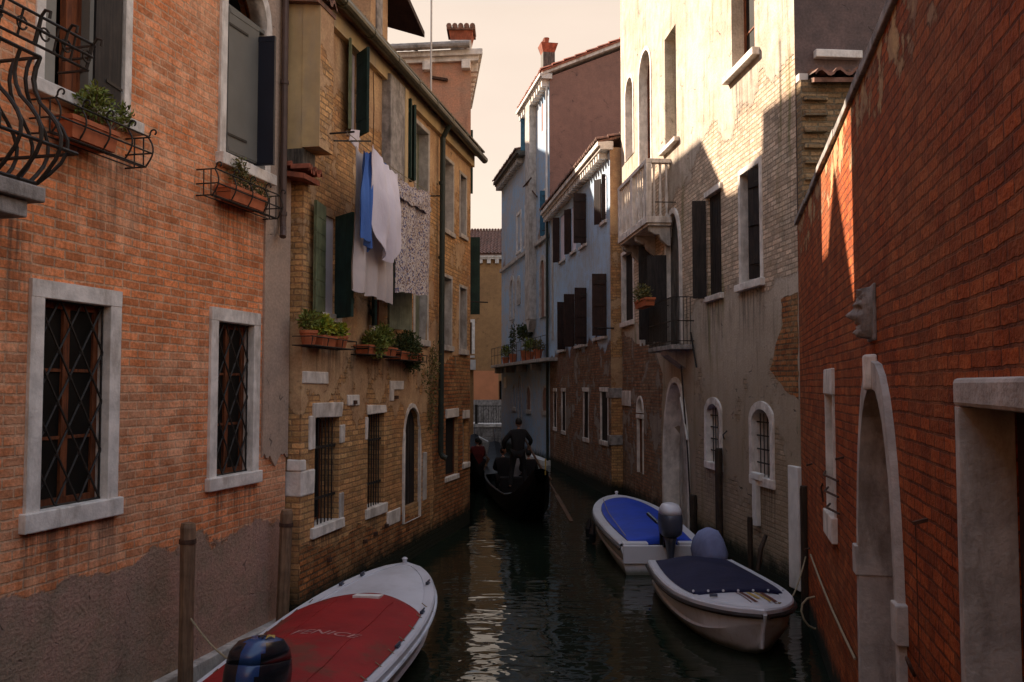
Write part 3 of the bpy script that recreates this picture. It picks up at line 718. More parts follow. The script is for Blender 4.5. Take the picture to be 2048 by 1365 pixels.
M['wall_mauve_dark'] = wall_mat('dark_mauve_render', (0.3, 0.2, 0.16), (0.3, 0.19, 0.14), (0.3, 0.24, 0.19), prof=((0, 1.3), (20, 1.3)), pl=(0.155, 0.105, 0.095), pl2=(0.10, 0.075, 0.07), pscale=.9, amp=.3, streak=.2, soot=(0.30, 0.2, 0.18), seed=47.0)
M['wall_salmon'] = wall_mat('salmon_render', (0.3, 0.2, 0.16), (0.3, 0.19, 0.14), (0.3, 0.24, 0.19), prof=((0, 1.3), (9, 1.3), (10.6, .9), (20, 1.3)), pl=(0.56, 0.27, 0.165), pl2=(0.42, 0.25, 0.17), pscale=.8, amp=.9, streak=.55, soot=(0.22, 0.135, 0.10), seed=51.0)
M['wall_ochre'] = wall_mat('ochre_plaster', (0.3, 0.2, 0.16), (0.3, 0.19, 0.14), (0.3, 0.24, 0.19), prof=((0, 1.3), (20, 1.3)), pl=(0.40, 0.225, 0.10), pl2=(0.30, 0.17, 0.08), pscale=.8, amp=.3, streak=.35, soot=(0.18, 0.11, 0.06), seed=61.0)
M['wall_salmon_low'] = simple('salmon_plaster', (0.62, 0.25, 0.12), 0.9, 0.12, 1.0, 0.2)
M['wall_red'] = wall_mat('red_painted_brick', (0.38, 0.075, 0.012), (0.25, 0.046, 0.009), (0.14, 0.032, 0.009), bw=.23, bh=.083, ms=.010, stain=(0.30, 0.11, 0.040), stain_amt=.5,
    pl=(0.52, 0.33, 0.15), pl2=(0.28, 0.15, 0.085), prof=((0, .0), (4.7, .0), (5.3, .45), (6, .55), (20, .5)), pscale=2.6, amp=.9, algae=.35, bstr=.95, streak=.25, soot=(0.10, 0.03, 0.02), seed=71.0, bdist=.03, bleach=0)  # cream top band: worn lime, plus sunlit brightness painted into the colour
M['wall_rust'] = wall_mat('rust_red_brick', (0.46, 0.16, 0.05), (0.30, 0.10, 0.035), (0.15, 0.09, 0.05), bw=.24, bh=.085, ms=.016, stain=(0.36, 0.22, 0.10), stain_amt=.6, pl=(0.34, 0.24, 0.14), pl2=(0.26, 0.18, 0.11),
    prof=((0, .1), (1.5, .3), (20, .25)), pscale=1.6, amp=1.3, algae=.5, bstr=1.0, streak=.35, seed=91.0, bdist=.03)
M['wall_worn'] = wall_mat('worn_brick_and_render', (0.36, 0.16, 0.08), (0.26, 0.12, 0.06), (0.16, 0.11, 0.075), bw=.24, bh=.085, ms=.016, stain=(0.26, 0.19, 0.13), stain_amt=.7, pl=(0.36, 0.31, 0.26), pl2=(0.27, 0.22, 0.18),
    prof=((0, .3), (1.5, .45), (3, .42), (20, .5)), pscale=1.1, amp=1.5, algae=.5, bstr=1.0, streak=.5, seed=95.0, bdist=.03)
M['wall_rough'] = wall_mat('rough_stepped_brick', (0.42, 0.27, 0.14), (0.30, 0.17, 0.09), (0.22, 0.17, 0.11), bw=.25, bh=.09, ms=.016, stain=(0.16, 0.12, 0.07), stain_amt=.6, pl=(0.45, 0.30, 0.20), pl2=(0.35, 0.25, 0.17),
    prof=((0, .2), (20, .3)), pscale=1.2, amp=1.0, bstr=1.0, streak=.5, seed=81.0, bdist=.04)

# ================================================================ 1  ORANGE BRICK HOUSE (left foreground)
B1 = house('brick_house', F1, 'tall orange brick house on the left with stone window frames and cream corner strip')
XE1 = F1.x(573)
wl = dict(frame=(.155, .035), grille='lattice', depth=.11, d=.34)
window(F1, B1, F1.rect(79, 214, 603, 1010), sill=(.17, .2, .075), label='lower window nearest the camera with diamond iron grille', **wl)
window(F1, B1, F1.rect(431, 503, 646, 949), sill=(.15, .19, .075), label='lower window beside the corner strip with diamond iron grille', **wl)
# upper left window: brown casement and grey curtain side, dark leaf
R = F1.rect(68, 234, -200, 186)
wU = window(F1, B1, (R[0], R[1], F1.p(150, 196)[1], 8.2), frame=(.10, .02), sill=(.13, .2, .11), depth=.16, back='bare', label='upper window with brown casement')
zU = F1.p(150, 196)[1]
b = MB(); b.box(R[0] + .02, F1.x(112), .10, .14, zU + .02, 8.15); b.build('curtain', M['curtain'], wU)
b = MB(); xa, xb = F1.x(118), F1.x(150)
for q0, q1, yy in ((xa, xa + .05, .02), (xa + .05, xb - .04, .035), (xb - .04, xb, .015)): b.box(q0, q1, yy, yy + .07, zU + .01, 8.15)
b.build('casement', M['brownwood'], wU)
shutter(wU, F1.x(152), zU + .03, 8.1, .15, 100, 1, M['shut_grey'], 'flat', y=.05)
shutter(wU, F1.x(228), zU + .03, 8.1, .50, 10, -1, M['shut_black'], 'flat', y=.02)
# upper right arched window
R = F1.rect(440, 520, -60, 318); zV = F1.p(480, 326)[1]; zVt = F1.p(480, -58)[1]
wV = window(F1, B1, (R[0], R[1], zV, zVt), 'round', frame=(.14, .03), sill=(.14, .18, .11), depth=.2, back='bare', label='arched upper window with louvred fan over two metal shutters')
b = MB(); zs = zVt - (R[1] - R[0]) * .5 - .04
for i in range(8): z = zs + i * .055; hw = math.sqrt(max(.01, ((R[1] - R[0]) / 2) ** 2 - max(0, z - zs) ** 2)) - .02; cx = (R[0] + R[1]) / 2; b.add([(cx - hw, .02, z), (cx + hw, .02, z), (cx + hw, .07, z + .04), (cx - hw, .07, z + .04)], [(0, 1, 2, 3)])
b.box(R[0] + .01, R[1] - .01, .0, .08, zs - .06, zs - .01); b.build('louvre_fan', M['shut_grey'], wV)
shutter(wV, R[0] + .01, zV + .05, zs - .07, F1.x(497) - R[0], 3, 1, M['shut_grey'], 'flat', y=-.02, label='grey metal shutter leaf nearly closed')
shutter(wV, F1.x(498), zV + .03, F1.p(520, 70)[1] - .1, .27, 92, -1, M['shut_navy'], 'flat', y=-.03, label='navy metal shutter leaf standing open')
# cream corner strip, base render, ledge
pil = MB(); xp = F1.x(523); 
rnd = random.Random(2); o1 = [(xp + (XE1 + .012 - xp) * i / 14, 2.28 + .10 * rnd.random() + .08 * math.sin(i * .7)) for i in range(15)] + [(XE1 + .012, 11.3), (xp, 11.3)]
pil.prism(o1, -.028, .02); pil.build('corner_strip', M['wall_pilaster'], B1)
led = MB(); n = 22; rnd = random.Random(3)
for i in range(n):
    a0 = XE1 - 16 + i * 16 / n; led.box(a0 + .004, a0 + 16 / n - .004, -.12 - rnd.random() * .012, .02, -1.2, .20 + rnd.random() * .015)
led.build('base_ledge', M['stone_grey'], B1, bevel=.012, jitter=.006)
shell(F1, B1, XE1 - 25, XE1, 11.4, 9.0, [M['wall_orange'], M['dark'], M['wall_pilaster']])
cornice(B1, XE1 - 25, XE1 + .1, 11.45, .4, .3, 'stone')
tiles('roof', B1, XE1 - 25, XE1 + .1, 11.6, -.45, 5.0, 1.8, M['tile'])
# downpipe on the strip
dp = MB(); xq = F1.x(548); zq = F1.p(545, 440)[1]
dp.tube([(xq, -.10, 11.4), (xq, -.10, zq), (xq - .01, -.11, zq - .10), (xq - .10, -.16, zq - .18), (xq - .13, -.17, zq - .24)], .045, 10)
for z in (5.6, 7.4, 9.2): dp.tube([(xq, -.10, z), (xq, -.10, z + .05)], .056, 10)
dp.build('downpipe', M['pipe_brown'], B1, smooth=False)
# flower box racks
xr0, xr1 = F1.x(100, .28), F1.x(290, .28)
zr1 = F1.p(200, 232, .28)[1]; zr0 = zr1 - .30
rack(B1, xr0, xr1, zr0, zr1, .30, 5, label='long scroll-ended flower rack under the upper window by the iron balcony')
planter(F1, F1.x(128, .25), F1.x(222, .25), zr0 + .02, zr0 + .22, -.27, -.05, 'terracotta trough with a bushy green plant in the long rack beside the iron balcony', 'terracotta flower troughs on the orange brick house',
        [((.10, -.02, .38), (.30, .14, .17), .8), ((.12, -.02, .50), (.16, .10, .12), .25), ((.52, -.0, .42), (.13, .09, .14), .35)], 'leaf', 300, .045, 5)
xs0, xs1 = F1.x(425, .25), F1.x(556, .25); zs1 = F1.p(490, 362, .25)[1]; zs0 = zs1 - .30
rack(B1, xs0, xs1, zs0, zs1, .27, 5, label='scroll-ended flower rack under the arched window')
planter(F1, F1.x(452, .22), F1.x(524, .22), zs0 + .02, zs0 + .2, -.24, -.04, 'terracotta trough with a sparse yellowish plant in the rack beside the brown downpipe', 'terracotta flower troughs on the orange brick house',
        [((-.05, 0, .40), (.17, .10, .24), .8), ((.50, 0, .22), (.10, .08, .2), .5), ((.2, 0, .28), (.12, .09, .14), .35)], 'leaf_dry', 300, .036, 8)
# bombé iron balcony at the left edge with stone slab on corbel
xb1 = F1.x(128, .75) - .12; xb0 = xb1 - 2.3; zt = 5.95; zbm = 4.92
bal = MB()
def goose(x, y0, y1, n=11):
    pts = []
    for i in range(n + 1):
        u = i / n; bulge = math.sin(min(1, u * 1.55) * math.pi) ** 1 * .22 if u < .645 else -math.sin((u - .645) / .355 * math.pi) * .05
        pts.append((u, bulge))
    return pts
prof = goose(0, 0, 0); yb = -.55
def bend(base, dirv):
    return [(base[0] + dirv[0] * bu, base[1] + dirv[1] * bu, zbm + (zt - zbm) * u) for u, bu in prof]
xx = xb1
k = 11
for i in range(k + 1): bal.tube(bend((xb0 + (xb1 - xb0) * i / k, yb), (0, -1)), .016, 6)
for i in range(1, 4): bal.tube(bend((xb1, yb * i / 3.6), (1, 0)), .016, 6)
bal.tube(bend((xb1, yb), (.7, -.7)), .016, 6)
for z, e in ((zbm, 0), (zbm + .28, .20), (zt, 0)):
    bal.tube([(xb0, 0, z), (xb0, yb - e, z), (xb1 + e, yb - e, z), (xb1 + e, 0, z)], .016, 6)
bo = bal.build('iron_balcony', M['iron'], B1)
ct = MB()                                             # scrolled basket on top of the rail
for x in (xb1 - .15, xb1 + .15, xb1 + .45):
    ct.tube([(x, -.62 + .0, zt + .05), (x, -.68, zt + .26), (x + .0, -.72, zt + .31), (x, -.77, zt + .29), (x, -.76, zt + .24)], .013, 6)
for z, d in ((zt + .05, -.62), (zt + .16, -.66), (zt + .26, -.68)): ct.tube([(xb1 - .7, d, z), (xb1 + .47, d, z), (xb1 + .47, d + .3, z)], .012, 6)
for i in range(7): ct.tube([(xb1 - .7 + i * .19, -.62, zt + .05), (xb1 - .7 + i * .19, -.67, zt + .26)], .010, 6)
for i in range(5):
    cx = xb1 - .55 + i * .24; ct.tube([(cx + .05 * math.cos(a * .6), -.65, zt + .15 + .05 * math.sin(a * .6)) for a in range(11)], .009, 5)
ct.build('rail_basket', M['iron'], bo)
sl_ = MB(); sl_.box(xb0 - .1, xb1 + .02, -.62, .0, zbm - .16, zbm - .03); sl_.box(xb0, xb1 - .1, -.56, .0, zbm - .30, zbm - .161)
sl_.box(xb1 - .45, xb1 - .22, -.42, .0, zbm - .62, zbm - .301); sl_.box(xb1 - .45, xb1 - .22, -.25, .0, zbm - .85, zbm - .621)
sl_.build('balcony_slab', M['stone_dark'], B1, bevel=.015, jitter=.01)

# ================================================================ 2  YELLOW BRICK HOUSE
B2 = house('yellow_brick_house', F2, 'old yellow and rust brick house with green shutters, flower shelves and an arched water door')
X2 = F2.x(940)
ZE2 = 9.0
# ground floor
window(F2, B2, F2.rect(631, 679, 834, 1046), lintel=(.2, .1, .03), sill=(.14, .14, .05), depth=.3, back='bare', grille='bars', jit=.018, label='ground floor barred window nearest the corner')
stone(B2, F2.rect(618, 630, 832, 900), .025); stone(B2, F2.rect(680, 689, 850, 886), .025); stone(B2, F2.rect(680, 688, 985, 1040), .02, 'stone_grey')
window(F2, B2, F2.rect(736, 769, 828, 1012), lintel=(.15, .05, .03), sill=(.17, .1, .04), depth=.3, back='bare', grille='bars', jit=.018, label='ground floor barred window left of the arched door')
stone(B2, F2.rect(731, 735.5, 835, 880), .025)
RD = F2.rect(808, 838, 826, 1010); zdw = RD[2]
wd = window(F2, B2, (RD[0], RD[1], zdw, RD[3] + .1), 'round', depth=.09, d=.14, back='shut_black', jit=.01, nm='arched_door', label='dark arched water door with brick infill below')
b = MB(); inn = outline(RD[0], RD[1], .75, RD[3] + .1, 'round'); ou = offset_outline(RD[0], RD[1], .75, RD[3] + .1, 'pointed', .075, bottom=0)
b.ring(ou, inn, -.035, .01); b.build('door_surround', M['stone'], wd, bevel=.01, jitter=.014)
stone(B2, F2.rect(775, 801, 1020, 1048), .02); stone(B2, F2.rect(846, 853, 905, 1000), .02, 'stone_grey')
window(F2, B2, F2.rect(891, 916, 836, 952), lintel=(.2, .02, .03), sill=(.1, .06, .03), depth=.08, d=.11, back='bare', jit=.012, label='ground floor dark window beside the green downpipe')
window(F2, B2, F2.rect(925.5, 937, 838, 926), lintel=(.2, .03, .03), sill=(.12, .05, .04), depth=.12, back='curtain', jit=.008, label='boarded ground floor window at the far corner')
# stones set in the wall
stone(B2, F2.rect(604, 655, 744, 768), .022, name='stone_plaque'); stone(B2, F2.rect(694, 718, 790, 812), .022)
b = MB(); r = F2.rect(779, 806, 762, 802); b.prism([(r[0], r[2]), (r[0] + .2, r[2]), (r[0] + .2, r[3] - .16), (r[1], r[3] - .16), (r[1], r[3]), (r[0], r[3])], -.022, .02); b.build('stone_block', M['stone'], B2, bevel=.01, jitter=.01)
b = MB(); r = F2.rect(603.5, 629, 940, 990); b.box(-.012, r[1], -.025, .25, r[2], r[3]); b.box(-.03, .14, -.03, .2, r[3], r[3] + .16); b.build('quoin', M['stone'], B2, bevel=.02, jitter=.015)
# first floor
zF = F2.p(655, 628)[1]; zT = F2.p(655, 432)[1]
w1 = window(F2, B2, (F2.x(643), F2.x(667), zF, zT), sill=(.12, .16, .07), depth=.03, back='sheet', jit=.01, label='first floor window with an olive and a green shutter')
shutter(w1, F2.x(643) - .01, zF - .02, zT + .10, .50, 172, 1, M['shut_olive'], 'h', label='olive shutter leaf folded flat on the wall')
shutter(w1, F2.x(666), zF - .05, zT + .03, .52, 50, -1, M['shut_green'], 'v', label='dark green shutter leaf half open')
w2 = window(F2, B2, (F2.x(742), F2.x(772), F2.p(757, 655)[1], F2.p(757, 482)[1]), sill=(.1, .12, .06), depth=.14, back='bare', jit=.01, label='first floor window behind the hanging washing')
r = w2; z0 = F2.p(757, 655)[1]; z1 = F2.p(757, 482)[1]
shutter(w2, F2.x(741), z0, z1, .30, 150, 1, M['shut_green'], 'v'); shutter(w2, F2.x(773), z0, z1, .62, 158, -1, M['shut_pale'], 'h')
window(F2, B2, F2.rect(829, 853, 505, 680), sill=(.12, .1, .06), depth=.16, back='shut_pale', frame=(.1, .01), sm='stone_grey', jit=.01, label='first floor window left of the green downpipe')
window(F2, B2, F2.rect(887, 902, 556, 692), sill=(.12, .08, .06), depth=.16, back='curtain', frame=(.07, .01), sm='stone_grey', jit=.01, label='first floor window right of the green downpipe')
window(F2, B2, F2.rect(919, 932, 577, 700), sill=(.12, .08, .06), depth=.2, back='bare', frame=(.07, .01), sm='stone_grey', jit=.01, label='first floor window at the far corner')
# top floor
z0 = F2.p(708, 272)[1]; z1 = F2.p(708, 108)[1]
w3 = window(F2, B2, (F2.x(692), F2.x(707), z0, z1), depth=.03, back='sheet', jit=.01, sill=(.08, .1, .05), label='top floor window with white curtain and dark green shutters')
shutter(w3, F2.x(692), z0 - .05, z1 + .05, .34, 160, 1, M['shut_olive'], 'h'); shutter(w3, F2.x(706), z0 - .02, z1 + .02, .40, 46, -1, M['shut_green'], 'h')
z0 = F2.p(815, 358)[1]; z1 = F2.p(815, 212)[1]
w4 = window(F2, B2, (F2.x(806), F2.x(818), z0, z1), depth=.12, back='bare', jit=.01, label='top floor window almost hidden by its green shutters')
shutter(w4, F2.x(804), z0 - .05, z1 + .05, .14, 100, 1, M['shut_green'], 'v'); shutter(w4, F2.x(815), z0 - .05, z1, .2, 45, -1, M['shut_green'], 'louvre')
window(F2, B2, F2.rect(829, 854, 255, 405), frame=(.09, .012), sill=(.1, .1, .05), depth=.2, back='shut_pale', sm='stone_grey', jit=.01, label='top floor window with pale green board left of the downpipe')
window(F2, B2, F2.rect(887, 905, 322, 462), frame=(.07, .012), sill=(.1, .08, .05), depth=.2, back='curtain', sm='stone_grey', jit=.01, label='top floor window right of the downpipe')
window(F2, B2, F2.rect(919, 931, 352, 470), frame=(.07, .012), sill=(.1, .08, .05), depth=.2, back='bare', sm='stone_grey', jit=.01, label='top floor window at the far corner')
# flue breast
b = MB(); xa, xb = F2.x(760), F2.x(790); b.prism([(xa, F2.p(775, 350)[1]), (xb, F2.p(775, 372)[1]), (xb, ZE2 - .2), (xa, ZE2 - .2)], -.16, .02); b.build('flue_breast', M['oriel'] if False else M['stone_dark'], B2, bevel=.01, jitter=.01)
b = MB(); b.box(xb + .001, F2.x(796), -.17, .02, F2.p(775, 372)[1], ZE2 - .2); b.build('flue_edge', M['oriel'], B2, bevel=.01)
sh2 = shell(F2, B2, 0, X2, ZE2, 7.0, [M['wall_yellow'], M['dark'], M['wall_yellow']], zbot=-1.2)
# projecting box at the near end with broken tiles beneath
zo0 = F2.p(612, 312)[1]; zo1 = F2.p(612, 42)[1]; b = MB(); b.mi = 0; b.box(-.30, -.004, -.10, 1.6, zo0, zo1 + .15); bo2 = b.build('projecting_closet', [M['oriel']], B2, bevel=.01)
b = MB(); b.box(-.0, .05, -.34, -.001, zo0, ZE2 - .1); 
# (front of the closet stands proud of the brick face)
b = MB(); b.box(-.31, -.301, -.36, -.101, zo0 + .02, zo1 + .13); bo3 = b.build('closet_front', [M['oriel']], B2)
b = MB(); b.box(-.30, .17, -.355, -.101, zo0 + .02, zo1 + .13); b.build('closet_side', [M['wall_yellow']], B2)
tiles('closet_roof', B2, -.42, .2, zo1 + .16, -.42, 2.0, .25, M['tile'], .16, .3)
tiles('pent_tiles', B2, -.36, .16, zo0 - .32, -.22, 1.0, .16, M['tile_red'], .13, .25)
b = MB(); b.box(-.30, .10, -.12, 1.0, zo0 - .2, zo0 - .001); b.build('closet_base', M['shut_old'], B2, jitter=.02)
# eave: plaster band, gutter, tiles
b = MB(); b.box(.02, X2 + .02, -.10, .02, ZE2 - .32, ZE2 - .02); b.build('eave_band', M['oriel'], B2)
g = MB(); g.tube([(-.3, -.30, ZE2 - .02), (X2 + .25, -.30, ZE2 - .10)], .085, 12)
g.box(-.3, X2 + .1, -.34, .0, ZE2 + .045, ZE2 + .08)
for i in range(8): xg = .6 + i * 1.2; g.tube([(xg, -.30, ZE2 - .04 - .001 * i), (xg + .06, -.30, ZE2 - .042)], .094, 12)
g.build('gutter', M['gutter'], B2)
tiles('roof', B2, -.3, X2 + .1, ZE2 + .04, -.28, 6.0, 1.5, M['tile'])
# dormer
xd0, xd1 = F2.x(742, 0), F2.x(781, 0) - .12
b = MB(); b.box(xd0, xd1, .06, .62, ZE2 - .1, 12.2); bd = b.build('dormer', M['wall_yellow'], B2)
b = MB(); b.box(xd0 + .25, xd1 - .35, .03, .059, ZE2 + .2, 11.6); b.build('dormer_panel', M['stone_dark'], bd)
b = MB(); b.add([(xd1 - .25, -.25, 10.5), (xd1 + .95, -.35, 9.95), (xd1 + .95, 1.2, 10.5), (xd1 - .25, 1.2, 11.0), (xd1 - .25, -.25, 10.6), (xd1 + .95, -.35, 10.06), (xd1 + .95, 1.2, 10.62), (xd1 - .25, 1.2, 11.12)], [(0, 1, 2, 3), (4, 5, 6, 7), (0, 1, 5, 4), (1, 2, 6, 5), (2, 3, 7, 6), (3, 0, 4, 7)])
b.build('dormer_roof', M['shut_brown'], bd)
# downpipe
xq = F2.x(882, .1); zq = F2.p(884, 905, .1)[1]; dp = MB()
dp.tube([(xq - .05, -.3, ZE2 - .1), (xq, -.12, ZE2 - .4), (xq, -.10, zq), (xq, -.14, zq - .08), (xq + .02, -.22, zq - .12)], .06, 10)
for z in (2.4, 4.2, 6.0, 7.6): dp.tube([(xq, -.10, z), (xq, -.10, z + .06)], .072, 10)
dp.build('downpipe', M['pipe_green'], B2)
# service wires and small irons
b = MB(); r = F2
b.tube([(*((F2.p(655, 36)[0],)), -.03, F2.p(655, 36)[1]), (F2.p(690, 75)[0], -.05, F2.p(690, 75)[1]), (F2.p(760, 158)[0], -.04, F2.p(760, 158)[1])], .008, 5)
for px, y0, y1 in ((738, 140, 285), (806, 300, 360)):
    b.tube([(F2.x(px), -.03, F2.p(px, y0)[1]), (F2.x(px), -.05, F2.p(px, (y0 + y1) / 2)[1]), (F2.x(px) + .02, -.03, F2.p(px, y1)[1])], .008, 5)
for px, py in ((655, 1120), (727, 1083), (748, 1068), (770, 1052), (706, 805), (790, 795), (745, 1145)): x, z = F2.p(px, py); b.box(x - .04, x + .04, -.06, .01, z - .03, z + .03)
b.build_each('wall_iron', M['rust'], B2)
# shelves with pots and hanging ivy
def shelf(F, B, l, r, py, dep=.28, label=None):
    x0, x1 = F.x(l, dep), F.x(r, dep); z = F.p((l + r) / 2, py, dep)[1]
    b = MB()
    for q in (.02, .35, .68, 1): b.tube([(x0, -dep * q, z), (x1, -dep * q, z)], .009, 6)
    for i in range(4): x = x0 + (x1 - x0) * i / 3; b.tube([(x, 0, z), (x, -dep, z), (x, -dep - .02, z + .12)], .009, 6)
    b.tube([(x0, 0, z + .12), (x0, -dep - .02, z + .12), (x1, -dep - .02, z + .12), (x1, 0, z + .12)], .008, 6)
    o = b.build('flower_shelf', M['iron'], B); return x0, x1, z
x0, x1, z = shelf(F2, B2, 622, 710, 695)
G = 'potted plants on the shelves of the yellow brick house'
planter(F2, x0 + .10, x0 + .34, z + .01, z + .21, -.26, -.02, 'terracotta pot with dark green spiky plant, leftmost on the first iron shelf', G, [((0, 0, .34), (.18, .14, .15), 1)], 'leaf', 240, .05, 11, box=False, cat='potted plant')
planter(F2, x0 + .45, x0 + .95, z + .01, z + .16, -.25, -.03, 'low trough of bright yellow-green foliage in the middle of the first iron shelf', G, [((.0, 0, .30), (.30, .14, .17), 1.4)], 'leaf_y', 330, .05, 12, cat='potted plant')
planter(F2, x1 - .36, x1 - .14, z + .01, z + .19, -.25, -.03, 'small pot with yellow blossoms at the right end of the first iron shelf', G, [((0, 0, .26), (.17, .12, .13), 1)], 'leaf_y', 220, .05, 13, box=False, cat='potted plant')
x0, x1, z = shelf(F2, B2, 735, 800, 712)
planter(F2, x0 + .1, x1 - .1, z + .01, z + .16, -.26, -.02, 'round bushy mat-green plant spilling over the second iron shelf', G, [((-.25, -.05, .18), (.36, .2, .26), 2.0), ((.3, 0, .30), (.38, .18, .26), 1.6)], 'leaf', 520, .05, 14, cat='potted plant')
x0, x1, z = shelf(F2, B2, 800, 852, 722)
planter(F2, x0 + .1, x1 - .15, z + .01, z + .16, -.26, -.02, 'dark trailing plant in a trough on the third shelf beside the downpipe', G, [((0, -.03, .26), (.65, .2, .30), 2.4), ((.45, 0, .05), (.3, .16, .3), 1)], 'leaf_d', 620, .05, 15, cat='potted plant')
iv = MB(); xv = F2.x(858); vz = F2.p(858, 850)[1]; ivy = empty('ivy', F2.world(xv, -.02, vz), F2.rot); tag(ivy, 'thin dry ivy trailing down the brick beside the downpipe', 'ivy')
for s in (-.12, 0, .14, .3): iv.tube([(s, -.01, 1.6), (s * .8 + .03, -.03, .9), (s * .6 - .04, -.02, .4), (s * .3, -.02, -.1)], .006, 5)
iv.build('stems', M['pile'], ivy)
leafs('foliage', [((.1, -.06, 1.25), (.34, .08, .5), 1), ((.0, -.05, .7), (.30, .07, .5), .7), ((-.05, -.04, .1), (.2, .06, .5), .4), ((-.5, -.05, 1.0), (.25, .06, .35), .3)], M['leaf_dry'], 230, .036, ivy, seed=9)

def overlay(F, B, pts, name, mat, proud=.006, jag=.05, seed=1, label=None):
    """Patch of exposed brick with a ragged edge, laid 6 mm proud of the render, cut round the openings."""
    rnd = random.Random(seed); o = []
    n = len(pts)
    for i in range(n):
        a, c = pts[i], pts[(i + 1) % n]; L = math.hypot(c[0] - a[0], c[1] - a[1]); k = max(1, int(L / .12))
        for q in range(k): t = q / k; o.append((a[0] + (c[0] - a[0]) * t + rnd.uniform(-jag, jag) * (q > 0), a[1] + (c[1] - a[1]) * t + rnd.uniform(-jag, jag) * (q > 0)))
    xs_ = [p[0] for p in o]; zs_ = [p[1] for p in o]; loops = [[Vector((x, z, 0)) for x, z in o]]
    for h in F.holes:
        hx_ = [p[0] for p in h['o']]; hz_ = [p[1] for p in h['o']]
        if min(hx_) > min(xs_) + jag and max(hx_) < max(xs_) - jag and min(hz_) > min(zs_) + jag and max(hz_) < max(zs_) - jag: loops.append([Vector((x, z, 0)) for x, z in h['o']])
    tr = tessellate_polygon(loops); vs = [(v.x, -proud, v.y) for L in loops for v in L]; b = MB(); b.add(vs, [tuple(t) for t in tr])
    m = len(o); b.add([(x, -proud, z) for x, z in o] + [(x, .001, z) for x, z in o], [(i, (i + 1) % m, (i + 1) % m + m, i + m) for i in range(m)])
    ob = b.build(name, mat, B)
    if label: ob['label'] = label
    return ob
xo = F2.x(866)
overlay(F2, B2, [(xo, .35), (X2 - .01, .35), (X2 - .01, 4.1), (xo + 1.6, 4.0), (xo + .5, 3.7), (xo - .2, 3.2), (xo - .1, 2.4), (xo + .1, 1.2)], 'exposed_brick', M['wall_rust'], label='rust red brick at the far corner')
overlay(F2, B2, [(.01, .3), (xo - .15, .3), (xo - .25, 1.0), (5.2, .75), (4.2, 1.05), (3.2, .8), (2.2, 1.1), (1.2, .9), (.01, 1.15)], 'exposed_brick', M['wall_rust'], seed=6, jag=.05, label='eroded orange-red brick just above the water')
def block(name, pts, z0, z1, mats, parent, bevel=0, jitter=0):
    """Solid with a plan outline pts (x, y)."""
    n = len(pts); b = MB(); tr = tessellate_polygon([[Vector((x, y, 0)) for x, y in pts]])
    b.add([(x, y, z0) for x, y in pts] + [(x, y, z1) for x, y in pts], [tuple(t) for t in tr] + [tuple(i + n for i in t) for t in tr] + [(i, (i + 1) % n, (i + 1) % n + n, i + n) for i in range(n)])
    return b.build(name, mats, parent, bevel=bevel, jitter=jitter)

# ================================================================ 3  SALMON HOUSE beyond the yellow one (canal bends behind it)
c3 = Vector((-1.03, 22.2))
B3 = empty('salmon_house', (c3.x, c3.y, 0)); tag(B3, 'tall faded salmon house with tiled roof and deep cornice behind the yellow brick house', 'house')
fp = [(0, 0), (-.47, 4.1), (-3.5, 9.5), (-8, 9), (-8, .9)]
Z3 = 11.55
block('wall', fp, -1.5, Z3, M['wall_salmon'], B3)
fo = [(.30, -.22), (-.16, 4.2), (-3.4, 9.9), (-8.3, 9.3), (-8.3, .72)]
block('cornice', fo, Z3 + .001, Z3 + .14, M['stone'], B3, bevel=.01)
fi = [(.20, -.12), (-.28, 4.15), (-3.4, 9.8), (-8.2, 9.2), (-8.2, .82)]
block('cornice_moulding', fi, Z3 - .12, Z3, M['stone'], B3, bevel=.01)
b = MB(); b.tube([(-.02, -.30, Z3 + .22), (-8.3, .63, Z3 + .18)], .09, 10); b.build('gutter', M['stone_dark'], B3)
for px in (640, 790, 851, 931):
    x = (px - 1024) / FPX * 22.2 + 1.03; y = -.12 * x
    b = MB(); b.box(x - .11, x + .11, y - .2, y + .02, Z3 - .34, Z3 - .121); b.build('corbel', M['stone'], B3, bevel=.01)
for i in range(11):
    t = (i + .5) / 11; x = .02 - .47 * t; y = 4.1 * t; b = MB(); b.box(x - .02, x + .17, y - .07, y + .07, Z3 - .32, Z3 - .121); b.build('corbel', M['stone'], B3)
b = MB()                                              # hipped roof body + tile slope on the camera side
b.add([(.28, -.2, Z3 + .15), (-.18, 4.2, Z3 + .15), (-3.4, 9.8, Z3 + .15), (-8.2, 9.2, Z3 + .15), (-8.2, .8, Z3 + .15), (-3.5, 3.6, Z3 + 1.35), (-7.5, 5.0, Z3 + 1.35)],
      [(0, 1, 5), (1, 2, 5), (2, 3, 6, 5), (3, 4, 6), (4, 0, 5, 6)])
rf = b.build('roof', M['tile'], B3)
b = MB(); rnd = random.Random(5)
for r in range(3):
    for i in range(36):
        x = -.15 - i * .21; y = -.12 * x - .24 + r * .36; z = Z3 + .22 + r * .15 + rnd.random() * .03
        pts = []
        b.tube([(x, y, z), (x, y + .42, z + .13)], [.085, .07], 6)
b.build('tile_rows', M['tile'], rf)
b = MB(); xc = (921 - 1024) / FPX * 22.9 + 1.03
b.box(xc - .26, xc + .26, .45, .95, Z3 + .1, Z3 + .62); ch = b.build('chimney', M['stone'], B3, bevel=.01)
